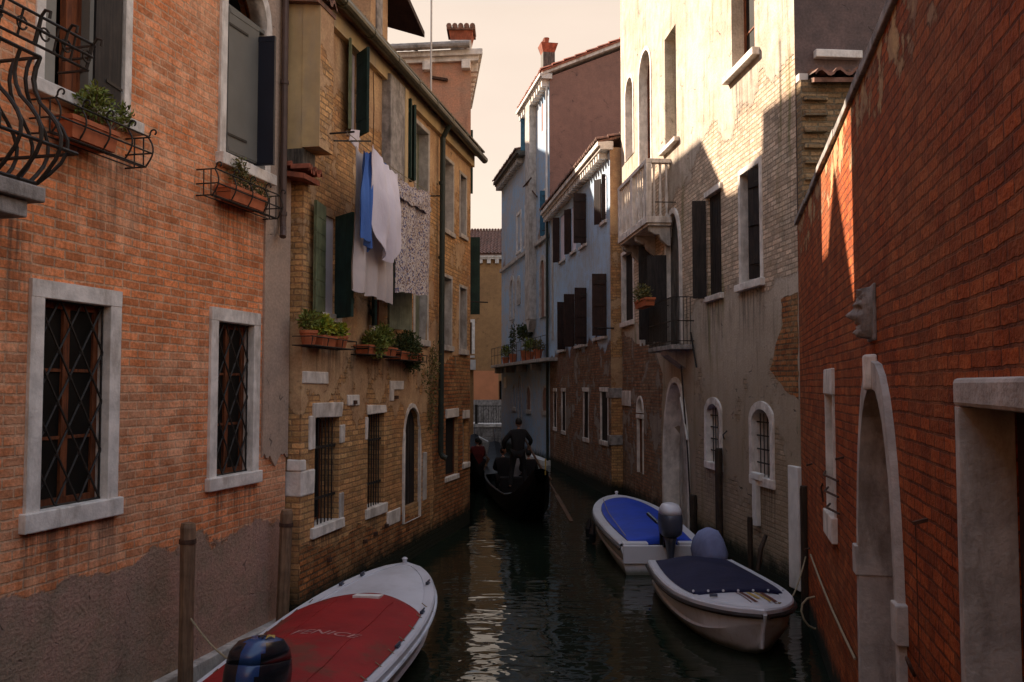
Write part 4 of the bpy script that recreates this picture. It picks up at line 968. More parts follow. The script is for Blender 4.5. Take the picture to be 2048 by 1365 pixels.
b = MB(); b.add([(xc - .26, .45, Z3 + .62), (xc + .26, .45, Z3 + .62), (xc + .26, .95, Z3 + .62), (xc - .26, .95, Z3 + .62), (xc - .31, .4, Z3 + .85), (xc + .31, .4, Z3 + .85), (xc + .31, 1.0, Z3 + .85), (xc - .31, 1.0, Z3 + .85)], [(0, 1, 5, 4), (1, 2, 6, 5), (2, 3, 7, 6), (3, 0, 4, 7), (4, 5, 6, 7)])
b.build('chimney_head', M['tile_red'], ch)
b = MB(); b.box(xc - .36, xc + .36, .35, 1.05, Z3 + .851, Z3 + .90)
for i in range(5): b.tube([(xc - .3 + i * .15, .34, Z3 + .95), (xc - .3 + i * .15, 1.06, Z3 + .95)], .07, 8)
b.build('chimney_cap', M['tile'], ch)
b = MB()
for (l, r_, y) in ((858, 893, 146), (868, 892, 232)):
    xa = (l - 1024) / FPX * 22.2 + 1.03; xb = (r_ - 1024) / FPX * 22.2 + 1.03; z = CAM_Z + (773 - y) * 22.2 / FPX
    b.bar((xa, -.12 * xa - .05, z + .03), (xb, -.12 * xb - .05, z - .06), .09, .06)
b.build_each('wall_anchor', M['rust'], B3)
for (zlo, zhi, yy, wd) in ((5.15, 7.15, .9, .32), (8.25, 9.9, .7, .12)):
    x = -.1 * yy / .9; b = MB(); b.box(x - .01, x + wd - .02, yy, yy + .05, zlo, zhi)
    for q in range(1, 4): b.box(x + q * wd / 4 - .006, x + q * wd / 4 + .006, yy - .006, yy, zlo, zhi)
    b.build('shutter', M['shut_green'], B3)
b = MB(); b.tube([(-.06, .6, 5.45), (.42, .6, 5.43)], .018, 6); b.build('iron_bar', M['iron'], B3)
am = at(862, 200, 19.0); b = MB(); b.tube([(0, 0, -.9), (0, 0, 1.2), (0, 0, 5)], .022, 6); ant = b.build('antenna_mast', M['pipe_white']); ant.location = am
tag(ant, 'thin pale antenna mast rising above the olive gutter in front of the salmon house', 'antenna')

# ================================================================ 4  FAR OCHRE HOUSE, BRIDGE, HOUSE AT THE BEND
F4 = Frame(-9, 61, 1, 0.0)
B4 = house('ochre_house', F4, 'ochre house with tiled roof and salmon base closing the view beyond the small bridge')
z4 = F4.p(970, 512)[1]
window(F4, B4, (F4.x(998), F4.x(1010), F4.p(1000, 800)[1], F4.p(1000, 762)[1]), depth=.15, back='bare', label='dark doorway in the salmon base')
window(F4, B4, (F4.x(928), F4.x(943.5), F4.p(945, 708)[1], F4.p(945, 645)[1]), depth=.15, back='bare', frame=(.2, .03), label='tall window with pale frame at the left')
shell(F4, B4, 0, 14, z4, 8, [M['wall_ochre'], M['dark'], M['wall_ochre']])
zs = F4.p(970, 742)[1]; zq = F4.p(970, 800)[1]
b = MB(); b.box(F4.x(947), F4.x(997), -.05, .0 - .002, zq, zs); b.build('lower_render', M['wall_salmon_low'], B4)
b = MB(); b.box(0, 14, -.06, -.002, .4, zq - .002); b.build('base_stone', M['stone_dark'], B4, bevel=.01)
cornice(B4, 0, 14, z4 - .15, .35, .35, 'stone', (.55, .25, .28))
tiles('roof', B4, 0, 14, z4 + .1, -.45, 7.0, 2.75, M['tile'], .24, .5)
b = MB()
for i in range(46): b.lathe([(.09, 0), (.10, .14), (.05, .2)], (F4.x(940) + i * .22 - .6, 6.4, z4 + 2.8), 6)
b.box(F4.x(930), F4.x(1050), 6.3, 6.5, z4 + 2.6, z4 + 2.82); b.build('ridge_tiles', M['tile'], B4)
B5 = empty('bend_house', (-1.75, 41, 0)); tag(B5, 'shaded plaster house at the bend seen as a narrow strip beside the ochre house', 'house')
block('wall', [(0, 0), (-1.3, 12), (-8, 12), (-8, 0)], -1.5, 4.6, M['wall_ochre'], B5)
b = MB(); b.box(-.5, .10, -.3, -.05, 4.05, 4.5); b.build('meter_box', M['stone_white'], B5)
block('coping', [(.05, -.05), (-1.3, 12), (-8, 12), (-8, -.05)], 4.601, 4.7, M['stone'], B5)
BR = empty('bridge', (-1.2, 54, 0)); tag(BR, 'small stone bridge with iron railing and steps at the far end of the canal', 'bridge')
block('abutment', [(-3, 0), (3, 0), (3, 3), (-3, 3)], -1.2, .86, M['stone_grey'], BR, bevel=.02, jitter=.02)
b = MB()
for (x0, x1, z0, z1) in ((-1.2, -.4, .3, .84), (-.38, .3, .3, .84), (-.9, .1, -.3, .28), (.12, .9, -.3, .28), (.32, 1.4, .3, .84), (-2, -1.22, .3, .84)): b.box(x0, x1, -.05, -.004, z0, z1)
b.build('masonry', M['stone_dark'], BR, bevel=.02, jitter=.02)
block('deck_edge', [(-3, -.12), (3, -.12), (3, 3.1), (-3, 3.1)], .861, 1.05, M['stone'], BR, bevel=.02)
b = MB()
for z in (1.15, 2.12): b.bar((-.85, 0, z), (3, 0, z), .05)
for i in range(26): x = -.8 + i * .15; b.tube([(x, 0, 1.1), (x, 0, 2.12)], .014, 5)
for i in range(9): cx = -.35 + i * .5; b.tube([(cx + .16 * math.cos(a * .57), -.01, 1.62 + .36 * math.sin(a * .57)) for a in range(12)], .016, 5)
b.build('railing', M['iron'], BR)
b = MB(); b.box(-1.02, -.85, -.06, .1, 1.05, 2.2); b.build('post', M['iron'], BR)
b = MB()
for z in (.1, 1.0): b.bar((-2.4, -.8, z + 1.45), (-1.25, -.1, z + 1.05), .05)
for i in range(8): t = i / 7; b.tube([(-2.4 + 1.15 * t, -.8 + .7 * t, 1.55 - .4 * t), (-2.4 + 1.15 * t, -.8 + .7 * t, 2.45 - .4 * t)], .02, 5)
b.build('stair_railing', M['iron'], BR)
b = MB(); b.add([(-2.6, -.9, -1), (-.2, -.9, -1), (-.2, -.9, .05), (-2.6, -.9, 1.3), (-2.6, -.1, -1), (-.2, -.1, -1), (-.2, -.1, .05), (-2.6, -.1, 1.3)], [(0, 1, 2, 3), (4, 5, 6, 7), (0, 1, 5, 4), (1, 2, 6, 5), (2, 3, 7, 6), (3, 0, 4, 7)])
b.build('stair_flank', M['stone_grey'], BR, bevel=.02)

# ================================================================ 5  WHITE HOUSE (right, sunlit top)
BW = house('white_brick_house', FW, 'tall whitewashed brick house on the right with stone balcony and sun on its upper wall')
XW = FW.x(1600); ZW = 16.6
window(FW, BW, FW.rect(1255, 1270, 150, 312), 'round', frame=(.10, .02), depth=.22, glass='glass_blue', sm='stone', label='first arched window above the stone balcony')
window(FW, BW, FW.rect(1283, 1306, 95, 345), 'round', frame=(.10, .02), depth=.22, glass='glass_blue', label='second arched window above the stone balcony')
window(FW, BW, FW.rect(1335, 1358, 55, 285), sill=(.1, .22, .12), depth=.26, glass='glass_blue', wood='curtain', label='tall rectangular window lit by the sun')
window(FW, BW, FW.rect(1472, 1519, -130, 118), sill=(.13, .22, .13), depth=.24, glass='glass', wood='brownwood', label='high window at the top of the wall')
# shutters row under the balcony
wa = window(FW, BW, FW.rect(1246, 1268, 505, 643), sill=(.14, .12, .08), depth=.12, back='shut_black', frame=(.1, .02), label='shuttered window left of the iron balcony')
wb_ = window(FW, BW, FW.rect(1284, 1309, 480, 690), frame=(.1, .03), depth=.10, back='shut_black', label='shuttered door left on the iron balcony')
r = FW.rect(1337, 1364, 425, 690)
wc = window(FW, BW, r, 'pointed', frame=(.12, .05), depth=.08, back='shut_old', d=.25, label='pointed arched balcony door with stone surround')
shutter(wc, r[0] + .02, r[2] + .1, r[3] - .9, .46, 105, 1, M['shut_black'], 'v'); shutter(wb_, FW.x(1309), FW.p(1295, 690)[1] + .1, FW.p(1297, 500)[1], .35, 80, -1, M['shut_black'], 'v')
r = FW.rect(1419, 1446, 385, 590)
ws = window(FW, BW, r, lintel=(.12, .10, .05), sill=(.11, .12, .08), depth=.05, back='shut_black', label='window with one dark shutter leaf standing open')
shutter(ws, r[0] - .02, r[2] - .02, r[3] - .05, .28, 102, 1, M['shut_black'], 'v')
r = FW.rect(1487, 1526, 335, 563)
ws = window(FW, BW, r, frame=(.10, .025), sill=(.13, .17, .10), depth=.26, back='bare', label='white framed window with a weathered grey shutter')
shutter(ws, r[1] - .02, r[2] + .04, r[3] - .04, .42, 22, -1, M['shut_black'], 'v', y=.10)
window(FW, BW, FW.rect(1415, 1440, 808, 926), 'segment', frame=(.13, .04), sill=(.13, .14, .05), depth=.3, back='bare', grille='cross', jit=.012, label='first ground floor arched window with iron bars')
window(FW, BW, FW.rect(1506, 1542, 818, 955), 'segment', frame=(.13, .04), sill=(.15, .14, .05), depth=.3, back='bare', grille='cross', jit=.012, label='second ground floor arched window with iron bars')
r = FW.rect(1329, 1376, 765, 1030)
window(FW, BW, (r[0], r[1], -.8, r[3]), 'tall', frame=(.12, .04), depth=.35, back='stone_grey', d=.4, jit=.012, nm='water_gate', label='tall pointed water gate closed with grey boards')
r = FW.rect(1276, 1286, 838, 946)
window(FW, BW, r, frame=(.07, .03), lintel=(.12, .12, .04), depth=.04, back='bare', label='slot window under a small round arch')
r2 = FW.rect(1276, 1287, 806, 824)
window(FW, BW, (r[0] - .02, r[1] + .02, r[3] + .16, r[3] + .55), 'round', frame=(.07, .04), depth=.12, back='bare', label='small round-headed light over the slot window')
shell(FW, BW, 0, XW, ZW, 7.0, [M['wall_white'], M['dark'], M['wall_mauve_dark']])
cornice(BW, 0, XW, ZW - .3, .35, .3, 'stone')
tiles('roof', BW, 0, XW, ZW + .02, -.4, 6.0, 1.8, M['tile'])
xr_ = FW.x(1328)
overlay(FW, BW, [(.02, .2), (xr_ - .3, .2), (xr_ - .35, 2.0), (xr_ - .1, 3.6), (xr_ - .9, 4.3), (1.8, 4.5), (.02, 4.9)], 'exposed_brick', M['wall_worn'], seed=3, label='reddish exposed brick left of the water gate')
pa = [FW.p(*q) for q in ((1562, 600), (1596, 585), (1597, 800), (1582, 790), (1560, 765), (1540, 740), (1552, 690), (1566, 650))]
overlay(FW, BW, pa, 'exposed_brick', M['wall_rust'], seed=5, jag=.03, label='patch of orange brick near the red wall')
# stone balcony
xb0, xb1 = FW.x(1238, .6), FW.x(1296, .6); zf = FW.p(1268, 428, .75)[1]; zb = FW.p(1297, 434, .6)[1]; zt = FW.p(1297, 312, .6)[1]
b = MB(); b.box(xb0, xb1, -.80, .01, zb - .10, zb + .06); b.box(xb0 + .04, xb1 - .04, -.74, .0, zb - .16, zb - .101); ba = b.build('stone_balcony', M['stone'], BW, bevel=.01, jitter=.006); ba.scale = (1, .76, 1)
b = MB(); b.box(xb0, xb1, -.80, -.62, zt - .10, zt)
for x in (xb0, xb1 - .18): b.box(x, x + .18, -.619, .0, zt - .10, zt)
b.build('balcony_rail', M['stone'], ba, bevel=.008, jitter=.004)
b = MB()
for x in (xb0 + .005, (xb0 + xb1) / 2 - .1, xb1 - .205): b.box(x, x + .2, -.795, -.625, zb + .061, zt - .101)
b.build_each('pier', M['stone'], ba, bevel=.006)
b = MB(); k = 12; Hh = zt - zb - .16
pf = [(.045, 0), (.045, .05), (.03, .08), (.055, Hh * .35), (.025, Hh * .75), (.045, Hh - .05), (.045, Hh)]
for i in range(k):
    x = xb0 + .28 + (xb1 - xb0 - .56) * i / (k - 1)
    if abs(x - (xb0 + xb1) / 2) < .14: continue
    b.lathe(pf, (x, -.71, zb + .06), 8)
for i in range(3): b.lathe(pf, (xb1 - .1, -.52 + i * .2, zb + .06), 8)
b.build_each('baluster', M['stone'], ba)
for x in (xb0 + .15, (xb0 + xb1) / 2, xb1 - .2):
    b = MB(); b.prism([(0, 0), (0, .0)], 0, 0) if False else None
    pts = [(-.68, zb - .165), (-.66, zb - .28), (-.5, zb - .36), (-.36, zb - .36), (-.3, zb - .48), (-.1, zb - .62), (.0, zb - .64), (.0, zb - .165)]
    b.add([(x - .08, y, z) for y, z in pts] + [(x + .08, y, z) for y, z in pts], [tuple(range(8))[::-1], tuple(range(8, 16))] + [(i, (i + 1) % 8, (i + 1) % 8 + 8, i + 8) for i in range(8)])
    b.build('bracket', M['stone_grey'], ba, bevel=.01)
# iron balcony
xi0, xi1 = FW.x(1298, .48), FW.x(1346, .48); zi = FW.p(1330, 690, .6)[1]; zit = FW.p(1330, 595, .6)[1]
b = MB(); b.box(xi0, xi1, -.62, .01, zi - .10, zi); bi = b.build('iron_railed_balcony', M['stone_dark'], BW, bevel=.012); bi.scale = (1, .8, 1)
b = MB()
for x in ((xi0 + xi1) / 2 + .3,):
    pts = [(-.55, zi - .101), (-.5, zi - .2), (-.3, zi - .32), (0, zi - .5), (0, zi - .101)]
    b.add([(x - .5, y, z) for y, z in pts] + [(x + .1, y, z) for y, z in pts], [(4, 3, 2, 1, 0), (5, 6, 7, 8, 9)] + [(i, (i + 1) % 5, (i + 1) % 5 + 5, i + 5) for i in range(5)])
b.build('bracket', M['stone_grey'], bi, bevel=.01)
b = MB()
for z in (zi + .08, (zi + zit) / 2, zit): b.bar((xi0 + .02, -.58, z), (xi1 - .02, -.58, z), .03, .02); b.bar((xi0 + .02, -.58, z), (xi0 + .02, 0, z), .03, .02); b.bar((xi1 - .02, -.58, z), (xi1 - .02, 0, z), .03, .02)
k = 26
for i in range(k + 1): x = xi0 + .02 + (xi1 - xi0 - .04) * i / k; b.tube([(x, -.58, zi), (x, -.58, zit)], .010, 5)
for i in range(1, 6): b.tube([(xi1 - .02, -.58 * i / 6, zi), (xi1 - .02, -.58 * i / 6, zit)], .010, 5); b.tube([(xi0 + .02, -.58 * i / 6, zi), (xi0 + .02, -.58 * i / 6, zit)], .010, 5)
b.build('railing', M['iron'], bi)
planter(FW, FW.x(1281, .75), FW.x(1304, .75), zit - .12, zit + .06, -.88, -.66, 'small terracotta trough with dry plant hooked outside the iron balcony rail', None, [((-.2, 0, .3), (.4, .2, .28), 1.2)], 'leaf_dry', 260, .06, 21)
# downspout stub, irons, stays
b = MB(); r = FW.rect(1512, 1519, 958, 1050); b.box(r[0], r[1], -.10, -.002, r[2], r[3]); b.box(r[0] - .04, r[1] + .2, -.11, -.002, r[3], r[3] + .12); b.build('waste_pipe', M['stone_white'], BW, bevel=.012, jitter=.008)
b = MB(); x = FW.x(1372); b.tube([(FW.x(1366), -.06, FW.p(1366, 795)[1]), (FW.x(1380), -.07, FW.p(1380, 880)[1])], .022, 8); b.build('pipe_upper', M['stone_white'], BW)
b = MB(); b.tube([(FW.x(1366), -.07, FW.p(1366, 690)[1]), (FW.x(1378), -.05, FW.p(1378, 900)[1]), (FW.x(1384), -.05, FW.p(1384, 1040)[1])], .018, 8); b.build('cable_conduit', M['iron'], BW)
b = MB()
b.tube([(FW.x(1387), -.05, FW.p(1387, 665)[1]), (FW.x(1398), -.05, FW.p(1398, 735)[1])], .02, 6)
b.build('iron_stay', M['iron'], BW)
b = MB(); b.tube([(FW.x(1450), -.03, FW.p(1450, 878)[1]), (FW.x(1457), -.12, FW.p(1457, 870)[1]), (FW.x(1456), -.03, FW.p(1456, 862)[1])], .014, 6); b.build('hook', M['iron'], BW)
b = MB()
for (px, py) in ((1322, 460), (1352, 405)): x, z = FW.p(px, py); b.tube([(x, 0, z), (x, -.5, z)], .012, 5)
b.build_each('iron_peg', M['iron'], BW)
stone(BW, FW.rect(1579, 1600, 932, 1175), .06, 'stone_white', name='corner_post')
stone(BW, FW.rect(1245, 1262, 782, 812), .03, name='stone_block'); 
b = MB(); x = XW - .001; b.box(XW, XW + .12, .3, 1.05, FW.p(1600, 108)[1] , FW.p(1600, 92)[1]) 
b.build('string_ledge', M['stone'], BW, bevel=.01)
b = MB(); b.tube([(XW + .05, .06, FW.p(1600, 160)[1]), (XW + .05, .06, 4)], .035, 8); b.box(XW + .02, XW + .16, -.0, .14, FW.p(1600, 160)[1], FW.p(1600, 148)[1] + .02); b.build('downpipe', M['pipe_white'], BW)
# old mooring piles by the white house
def pile(px, pyt, Y, r, label, mat='pile_dark', lean=(0, 0), band=False, group=None, cat='mooring pile'):
    q = at(px, pyt, Y); b = MB(); rnd = random.Random(int(px)); h = q.z + 1.5
    b.lathe([(r * 1.05, -1.5), (r * (1 + .06 * rnd.random()), -.6), (r, 0), (r * .97, (q.z) * .5), (r, q.z - .05), (r * .85, q.z)], seg=9)
    o = b.build('mooring_pile', M[mat], None, jitter=.012); o.location = (q.x, q.y, 0); o.rotation_euler = (lean[0], lean[1], px * .3)
    tag(o, label, cat, group)
    if band:
        b = MB(); b.lathe([(r * 1.08, q.z - .22), (r * 1.08, q.z - .17)], seg=10); b.build('iron_band', M['rust'], o)
    return o
G = 'wooden mooring piles along the canal walls'
pile(376, 1046, 9.62, .082, 'brown wooden pile with iron band in front of the orange house base', 'pile', (0, .0), True, G)
pile(566, 1020, 12.0, .085, 'leaning brown pile at the corner between orange and yellow houses', 'pile', (.0, .03), True, G)
pile(1608, 972, 12.9, .065, 'dark pile beside the white stone post and red wall', 'pile_dark', group=G)
pile(1437, 897, 17.4, .075, 'dark pile in front of the first arched window', 'pile_dark', group=G)
pile(1386, 990, 19.3, .085, 'short dark pile at the right jamb of the water gate', 'pile_dark', group=G)
pile(1500, 1035, 15.2, .05, 'thin dark stake between the pile and the waste pipe', 'pile_dark', group=G)
# ================================================================ outbuilding between white house and red wall
FO = Frame(4.44, 13.62, 1.0, 0.0)
BO = house('brick_outbuilding', FO, 'crumbling stepped brick wall with clay tile top behind the red wall', 'outbuilding')
zt = FO.p(1660, 160)[1]
shell(FO, BO, 0, 3.0, zt, 2.0, [M['wall_rough'], M['dark']])
b = MB(); rnd = random.Random(9)
for i in range(11):
    z = zt - .25 - i * .245; b.box(.03, .40 + rnd.uniform(-.03, .03), -.07 - rnd.random() * .03, -.002, z - .09, z)
b.build('stepped_courses', M['stone_dark'] if False else M['wall_rough'], BO, bevel=.012, jitter=.012)
b = MB(); b.ball((.74, -.0, FO.p(1666, 270)[1]), .05, 8, 5); b.build('put_hole', M['dark'], BO)
tiles('roof', BO, .15, 3.0, zt + .01, -.22, 2.0, .5, M['tile'], .26, .4)
# ================================================================ red wall
FR = Frame(4.40, 13.77, -.237, -1.0)
BRW = tag(empty('red_brick_wall', (4.40, 13.77, 0), FR.rot), 'long dark red brick wall on the right with stone doorways and a carved face', 'wall')
ZR = 5.78
r = FR.rect(1654, 1668, 790, 1022)
window(FR, BRW, r, frame=(.045, .02), lintel=(.28, .07, .03), sill=(.26, .10, .06), depth=.2, back='stone_dark', jit=.01, jambs=False, nm='slit_window', label='narrow blocked slit window with stone lintel and sill')
r = FR.rect(1722, 1790, 775, 1365); zc = FR.p(1753, 775)[1]
hA = window(FR, BRW, (FR.x(1722), FR.x(1797), -.6, zc), 'tall', depth=.55, back='shut_black', d=.62, nm='arched_doorway', label='tall pointed doorway with pale stone surround')
x0, x1 = FR.x(1722), FR.x(1797); n = 9
inn = outline(x0 + .004, x1 - .004, -.62, zc - .002, 'tall'); ou = outline(x0 - .10, x1 + .11, -.62, zc + .20, 'tall')
b = MB(); b.ring(ou, inn, -.05, .012); b.build('door_surround', M['stone_grey'], hA, bevel=.01, jitter=.006)
b = MB(); m = len(inn); b.add([(x, -.048, z) for x, z in inn] + [(x, .54, z) for x, z in inn], [(i, (i + 1) % m, (i + 1) % m + m, i + m) for i in range(m)]); b.build('reveal', M['stone_grey'], hA)
zi = FR.p(1712, 1100)[1]
b = MB(); b.box(x0 - .15, x0 + .03, -.075, .50, zi - .12, zi + .12); b.box(x1 - .02, x1 + .16, -.075, .50, FR.p(1800, 1240)[1] - .1, FR.p(1800, 1200)[1] + .02); b.build_each('impost', M['stone_grey'], hA, bevel=.01, jitter=.005)
b = MB(); cx = (x0 + x1) / 2; b.box(cx - .045, cx + .045, -.10, .0, zc - .02, zc + .25); b.build('keystone', M['stone'], hA, bevel=.02, jitter=.012)
# right doorway
xd = FR.x(1937); zd = FR.p(1940, 815)[1] 
x1d = xd + 1.5
hB = window(FR, BRW, (xd, x1d, -.6, zd), depth=.20, back='shut_brown', d=.26, nm='doorway', label='wide doorway with heavy stone lintel at the right edge')
b = MB(); b.box(xd - .07, xd - .001, -.045, .012, -.6, zd); b.box(xd - .001, xd + .004, -.044, .195, -.6, zd); b.build('jamb', M['stone_grey'], hB, bevel=.008, jitter=.006)
b = MB(); b.box(x1d + .001, x1d + .12, -.06, .012, -.6, zd); b.build('jamb', M['stone_grey'], hB, bevel=.008, jitter=.006)
b = MB(); b.box(xd - .10, x1d + .15, -.05, .02, zd + .001, zd + .135); b.build('lintel', M['stone_grey'], hB, bevel=.02, jitter=.014)
# rough repair patch beside the lintel
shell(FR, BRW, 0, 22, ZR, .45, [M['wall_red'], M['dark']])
b = MB(); rnd = random.Random(12)
for i in range(26): b.box(-.02 + i * .85, -.02 + i * .85 + .842, -.035 - rnd.random() * .02, .5, ZR + .001, ZR + .065 + rnd.random() * .03)
b.build('coping', M['stone_dark'], BRW, bevel=.012, jitter=.01)
b = MB(); (xa, za) = FR.p(1622, 1110, .03); (xc_, zc_) = FR.p(1711, 1318, .03); pts = [(xa + (xc_ - xa) * i / 10, -.035, za + (zc_ - za) * i / 10 - .05 * math.sin(math.pi * i / 10)) for i in range(11)]
b.tube(pts, .012, 6); b.build('wall_cable', M['rope'], BRW)
for (px, py) in ((1688, 915), (1625, 928), (1855, 1040), (1620, 1097)):
    x, z = FR.p(px, py); b = MB(); b.bar((x, .0, z), (x + .02, -.08, z - .02), .02); b.build('wall_peg', M['rust'], BRW)
b = MB()
for (z_, l, r_) in ((942, 1655, 1680), (975, 1660, 1680), (1008, 1664, 1682)):
    x0_, z0_ = FR.p(l, z_); x1_, z1_ = FR.p(r_, z_); b.tube([(x0_, -.02, z0_), ((x0_ + x1_) / 2, -.10, z0_ + .01), (x1_, -.02, z0_)], .012, 6)
b.tube([(x0_, -.09, z0_ + .02), (x0_ + .02, -.11, z0_ + .18), (x0_ + .08, -.1, z0_ + .22)], .010, 6)
b.build_each('slit_iron', M['rust'], BRW)
# mooring ring and cord at bottom right
x, z = FR.p(1835, 1335); b = MB(); b.tube([(x + .05 * math.cos(a * .6), -.04 - .02 * math.sin(a * .6), z + .05 * math.sin(a * .6)) for a in range(12)], .010, 6); b.tube([(FR.x(1832), -.02, FR.p(1832, 1045)[1]), (FR.x(1832), -.015, z + .05)], .0025, 5); b.build('mooring_ring', M['rust'], BRW)
# carved grotesque face
hx, hz = FR.x(1748), FR.p(1735, 632)[1]; HS = 1.0
b = MB()
SEG, RNG = 28, 26; rows = []
for i in range(RNG + 1):
    v = i / RNG; row = []
    for k in range(SEG + 1):
        u = (k / SEG) * 2 - 1
        zz = .215 - v * .43; halfw = .145 * (1 - .5 * (v - .42) ** 2 * 3); halfw = max(.06, halfw)
        a = u * math.pi / 2; x = math.sin(a) * halfw; d = math.cos(a) ** .7 * .13
        nose = .105 * math.exp(-((v - .56) / .085) ** 2) * math.exp(-(x / .030) ** 2) + .05 * math.exp(-((v - .44) / .12) ** 2) * math.exp(-(x / .022) ** 2)
        brow = .038 * math.exp(-((v - .33) / .045) ** 2) * math.exp(-(x / .10) ** 2)
        eye = -.040 * math.exp(-((v - .42) / .045) ** 2) * (math.exp(-((x - .055) / .028) ** 2) + math.exp(-((x + .055) / .028) ** 2))
        lip = .030 * math.exp(-((v - .69) / .022) ** 2) * math.exp(-(x / .05) ** 2) + .028 * math.exp(-((v - .76) / .022) ** 2) * math.exp(-(x / .045) ** 2) - .025 * math.exp(-((v - .725) / .016) ** 2) * math.exp(-(x / .055) ** 2)
        chin = .045 * math.exp(-((v - .88) / .06) ** 2) * math.exp(-(x / .06) ** 2)
        cheek = .03 * math.exp(-((v - .58) / .09) ** 2) * (math.exp(-((x - .075) / .035) ** 2) + math.exp(-((x + .075) / .035) ** 2))
        curl = (.014 * math.sin(v * 60 + u * 9) * (1 if v < .25 or abs(u) > .72 or v > .88 else 0))
        row.append((x, -max(0, d + nose + brow + eye + lip + chin + cheek + curl) * (1 if 0 < i < RNG else .0) - .02, zz))
    rows.append(row)
b.grid(rows)
hd = b.build('carved_face', M['stone_dark'], BRW, smooth=True, jitter=.014); hd.location = (hx, 0, hz); hd.rotation_euler = (0, .0, 0); hd.scale = (1.0, .72, .92); hd['label'] = 'weathered carved stone face jutting from the wall above the arched doorway'
b = MB(); b.box(-.17, .19, -.03, .01, -.23, .23); b.build('face_slab', M['stone_dark'], hd, bevel=.02, jitter=.02)
# ================================================================ 6  PALE BLUE-WHITE HOUSE
FP_ = Frame(1.59, 37.7, .124, -1.0)
BP = house('pale_house', FP_, 'long pale plastered house with dentil cornice and brown shutters over worn brick')
XP = FP_.x(1222)
ZP = FP_.p(1215, 300)[1]
def pwin(l, r, t, bt, label, leaves, **k):
    R = FP_.rect(l, r, t, bt); kw = dict(sill=(.1, .1, .07), depth=.025, back='sheet', jit=.006); kw.update(k)
    wv = window(FP_, BP, R, label=label, **kw)
    for (px, wd, ang, side) in leaves: shutter(wv, FP_.x(px), R[2] - .02, R[3], wd, ang, side, M['shut_brown'], 'v')
    return wv
pwin(1121, 1131, 430, 520, 'first upper window with one wide leaf', [(1121.5, .27, 100, 1)])
pwin(1144, 1153, 412, 502, 'second upper window between brown leaves', [(1144, .34, 148, 1)])
pwin(1162, 1174, 393, 490, 'third upper window hidden by its leaves', [(1175, .43, 92, -1)], back='bare')
pwin(1205, 1214, 352, 442, 'sunlit upper window at the near end', [(1205.5, .28, 145, 1), (1215, .12, 80, -1)])
pwin(1118, 1131, 608, 700, 'first lower window with closed brown leaves', [(1132, .30, 92, -1)], back='bare')
pwin(1152, 1174, 582, 690, 'second lower window with closed brown leaves', [(1151, .38, 95, 1), (1175, .40, 92, -1)], back='bare')
pwin(1190, 1214, 555, 674, 'third lower window with closed brown leaves', [(1216, .44, 82, -1)], back='bare')
for (l, r, t, bt, lab) in ((1108, 1113, 784, 855, 'narrow ground window with bluish board'), (1124, 1131, 784, 862, 'second narrow ground window'), (1167.5, 1177, 784, 876, 'third narrow ground window'), (1202, 1216, 784, 882, 'widest ground window at the near end')):
    window(FP_, BP, FP_.rect(l, r, t, bt), lintel=(.14, .12, .03), sill=(.14, .10, .04), frame=(.07, .02), depth=.03, d=.06, back='shut_black', jit=.01, label=lab)
shell(FP_, BP, 0, XP, ZP, 8.0, [M['wall_pale'], M['dark'], M['wall_yellow']])
overlay(FP_, BP, [(.9, .3), (XP - .02, .3), (XP - .02, 4.6), (XP - 1.2, 4.2), (XP - 2.2, 4.9), (XP - 3.4, 4.3), (XP - 5.0, 4.7), (XP - 6.5, 3.9), (1.2, 3.4)], 'exposed_brick', M['wall_worn'], seed=8, jag=.08, label='crumbling red-brown brick of the ground floor')
cornice(BP, -.1, XP + .06, ZP + .02, .38, .34, 'stone', (.34, .15, .2))
tiles('roof', BP, -.1, XP + .06, ZP + .2, -.42, 6, 1.6, M['tile'])
b = MB(); b.box(XP - .55, XP + .03, -.03, .35, 2.95, 3.25); b.box(XP - .3, XP + .05, -.05, .35, 1.55, 1.85); b.build_each('string_stone', M['stone_dark'], BP, bevel=.02, jitter=.01)
b = MB(); b.tube([(.05, -.12, ZP - .1), (.05, -.12, .2)], .06, 8); b.build('downpipe', M['pipe_green'], BP)
b = MB(); b.box(.55, .95, -.02, .01, 5.2, ZP - .3); b.build('render_strip', M['stone_grey'], BP, bevel=.01)
b = MB(); x, z = FP_.p(1228, 655); b.tube([(XP, -.05, z), (XP, -.4, z - .01)], .02, 6); b.tube([(XP + .02, .1, z), (XP + .02, -.3, z)], .02, 6); b.build('iron_bar', M['iron'], BP)
# ================================================================ 7  TALL PALACE WITH MAUVE GABLE
F3 = Frame(-.58, 49.8, .18, -1.0)
B7 = house('palace', F3, 'tall grey-pink palace with blue shutters, flue breast, and big mauve gable wall')
X7 = 12.29; xs = F3.x(1052)
zlo = F3.p(1030, 335)[1]; zhi = F3.p(1090, 168)[1]
for (l, r, t, bt, lab) in ((1035, 1042, 430, 503, 'upper blue-shuttered window at the far end'), (1052, 1060, 412, 490, 'upper blue-shuttered window before the flue')):
    w_ = window(F3, B7, F3.rect(l, r, t, bt), frame=(.16, .03), sill=(.12, .15, .08), depth=.12, back='shut_blue', jit=.004, label=lab)
w_ = window(F3, B7, F3.rect(1085, 1091, 385, 475), frame=(.12, .03), sill=(.1, .1, .06), depth=.12, back='shut_blue', jit=.004, label='upper window near the mauve gable'); shutter(w_, F3.x(1092), F3.p(1088, 475)[1], F3.p(1088, 385)[1], .22, 70, -1, M['shut_blue'], 'h')
w_ = window(F3, B7, F3.rect(1084, 1087, 205, 262), depth=.12, back='glass', jit=.004, label='attic slot window')
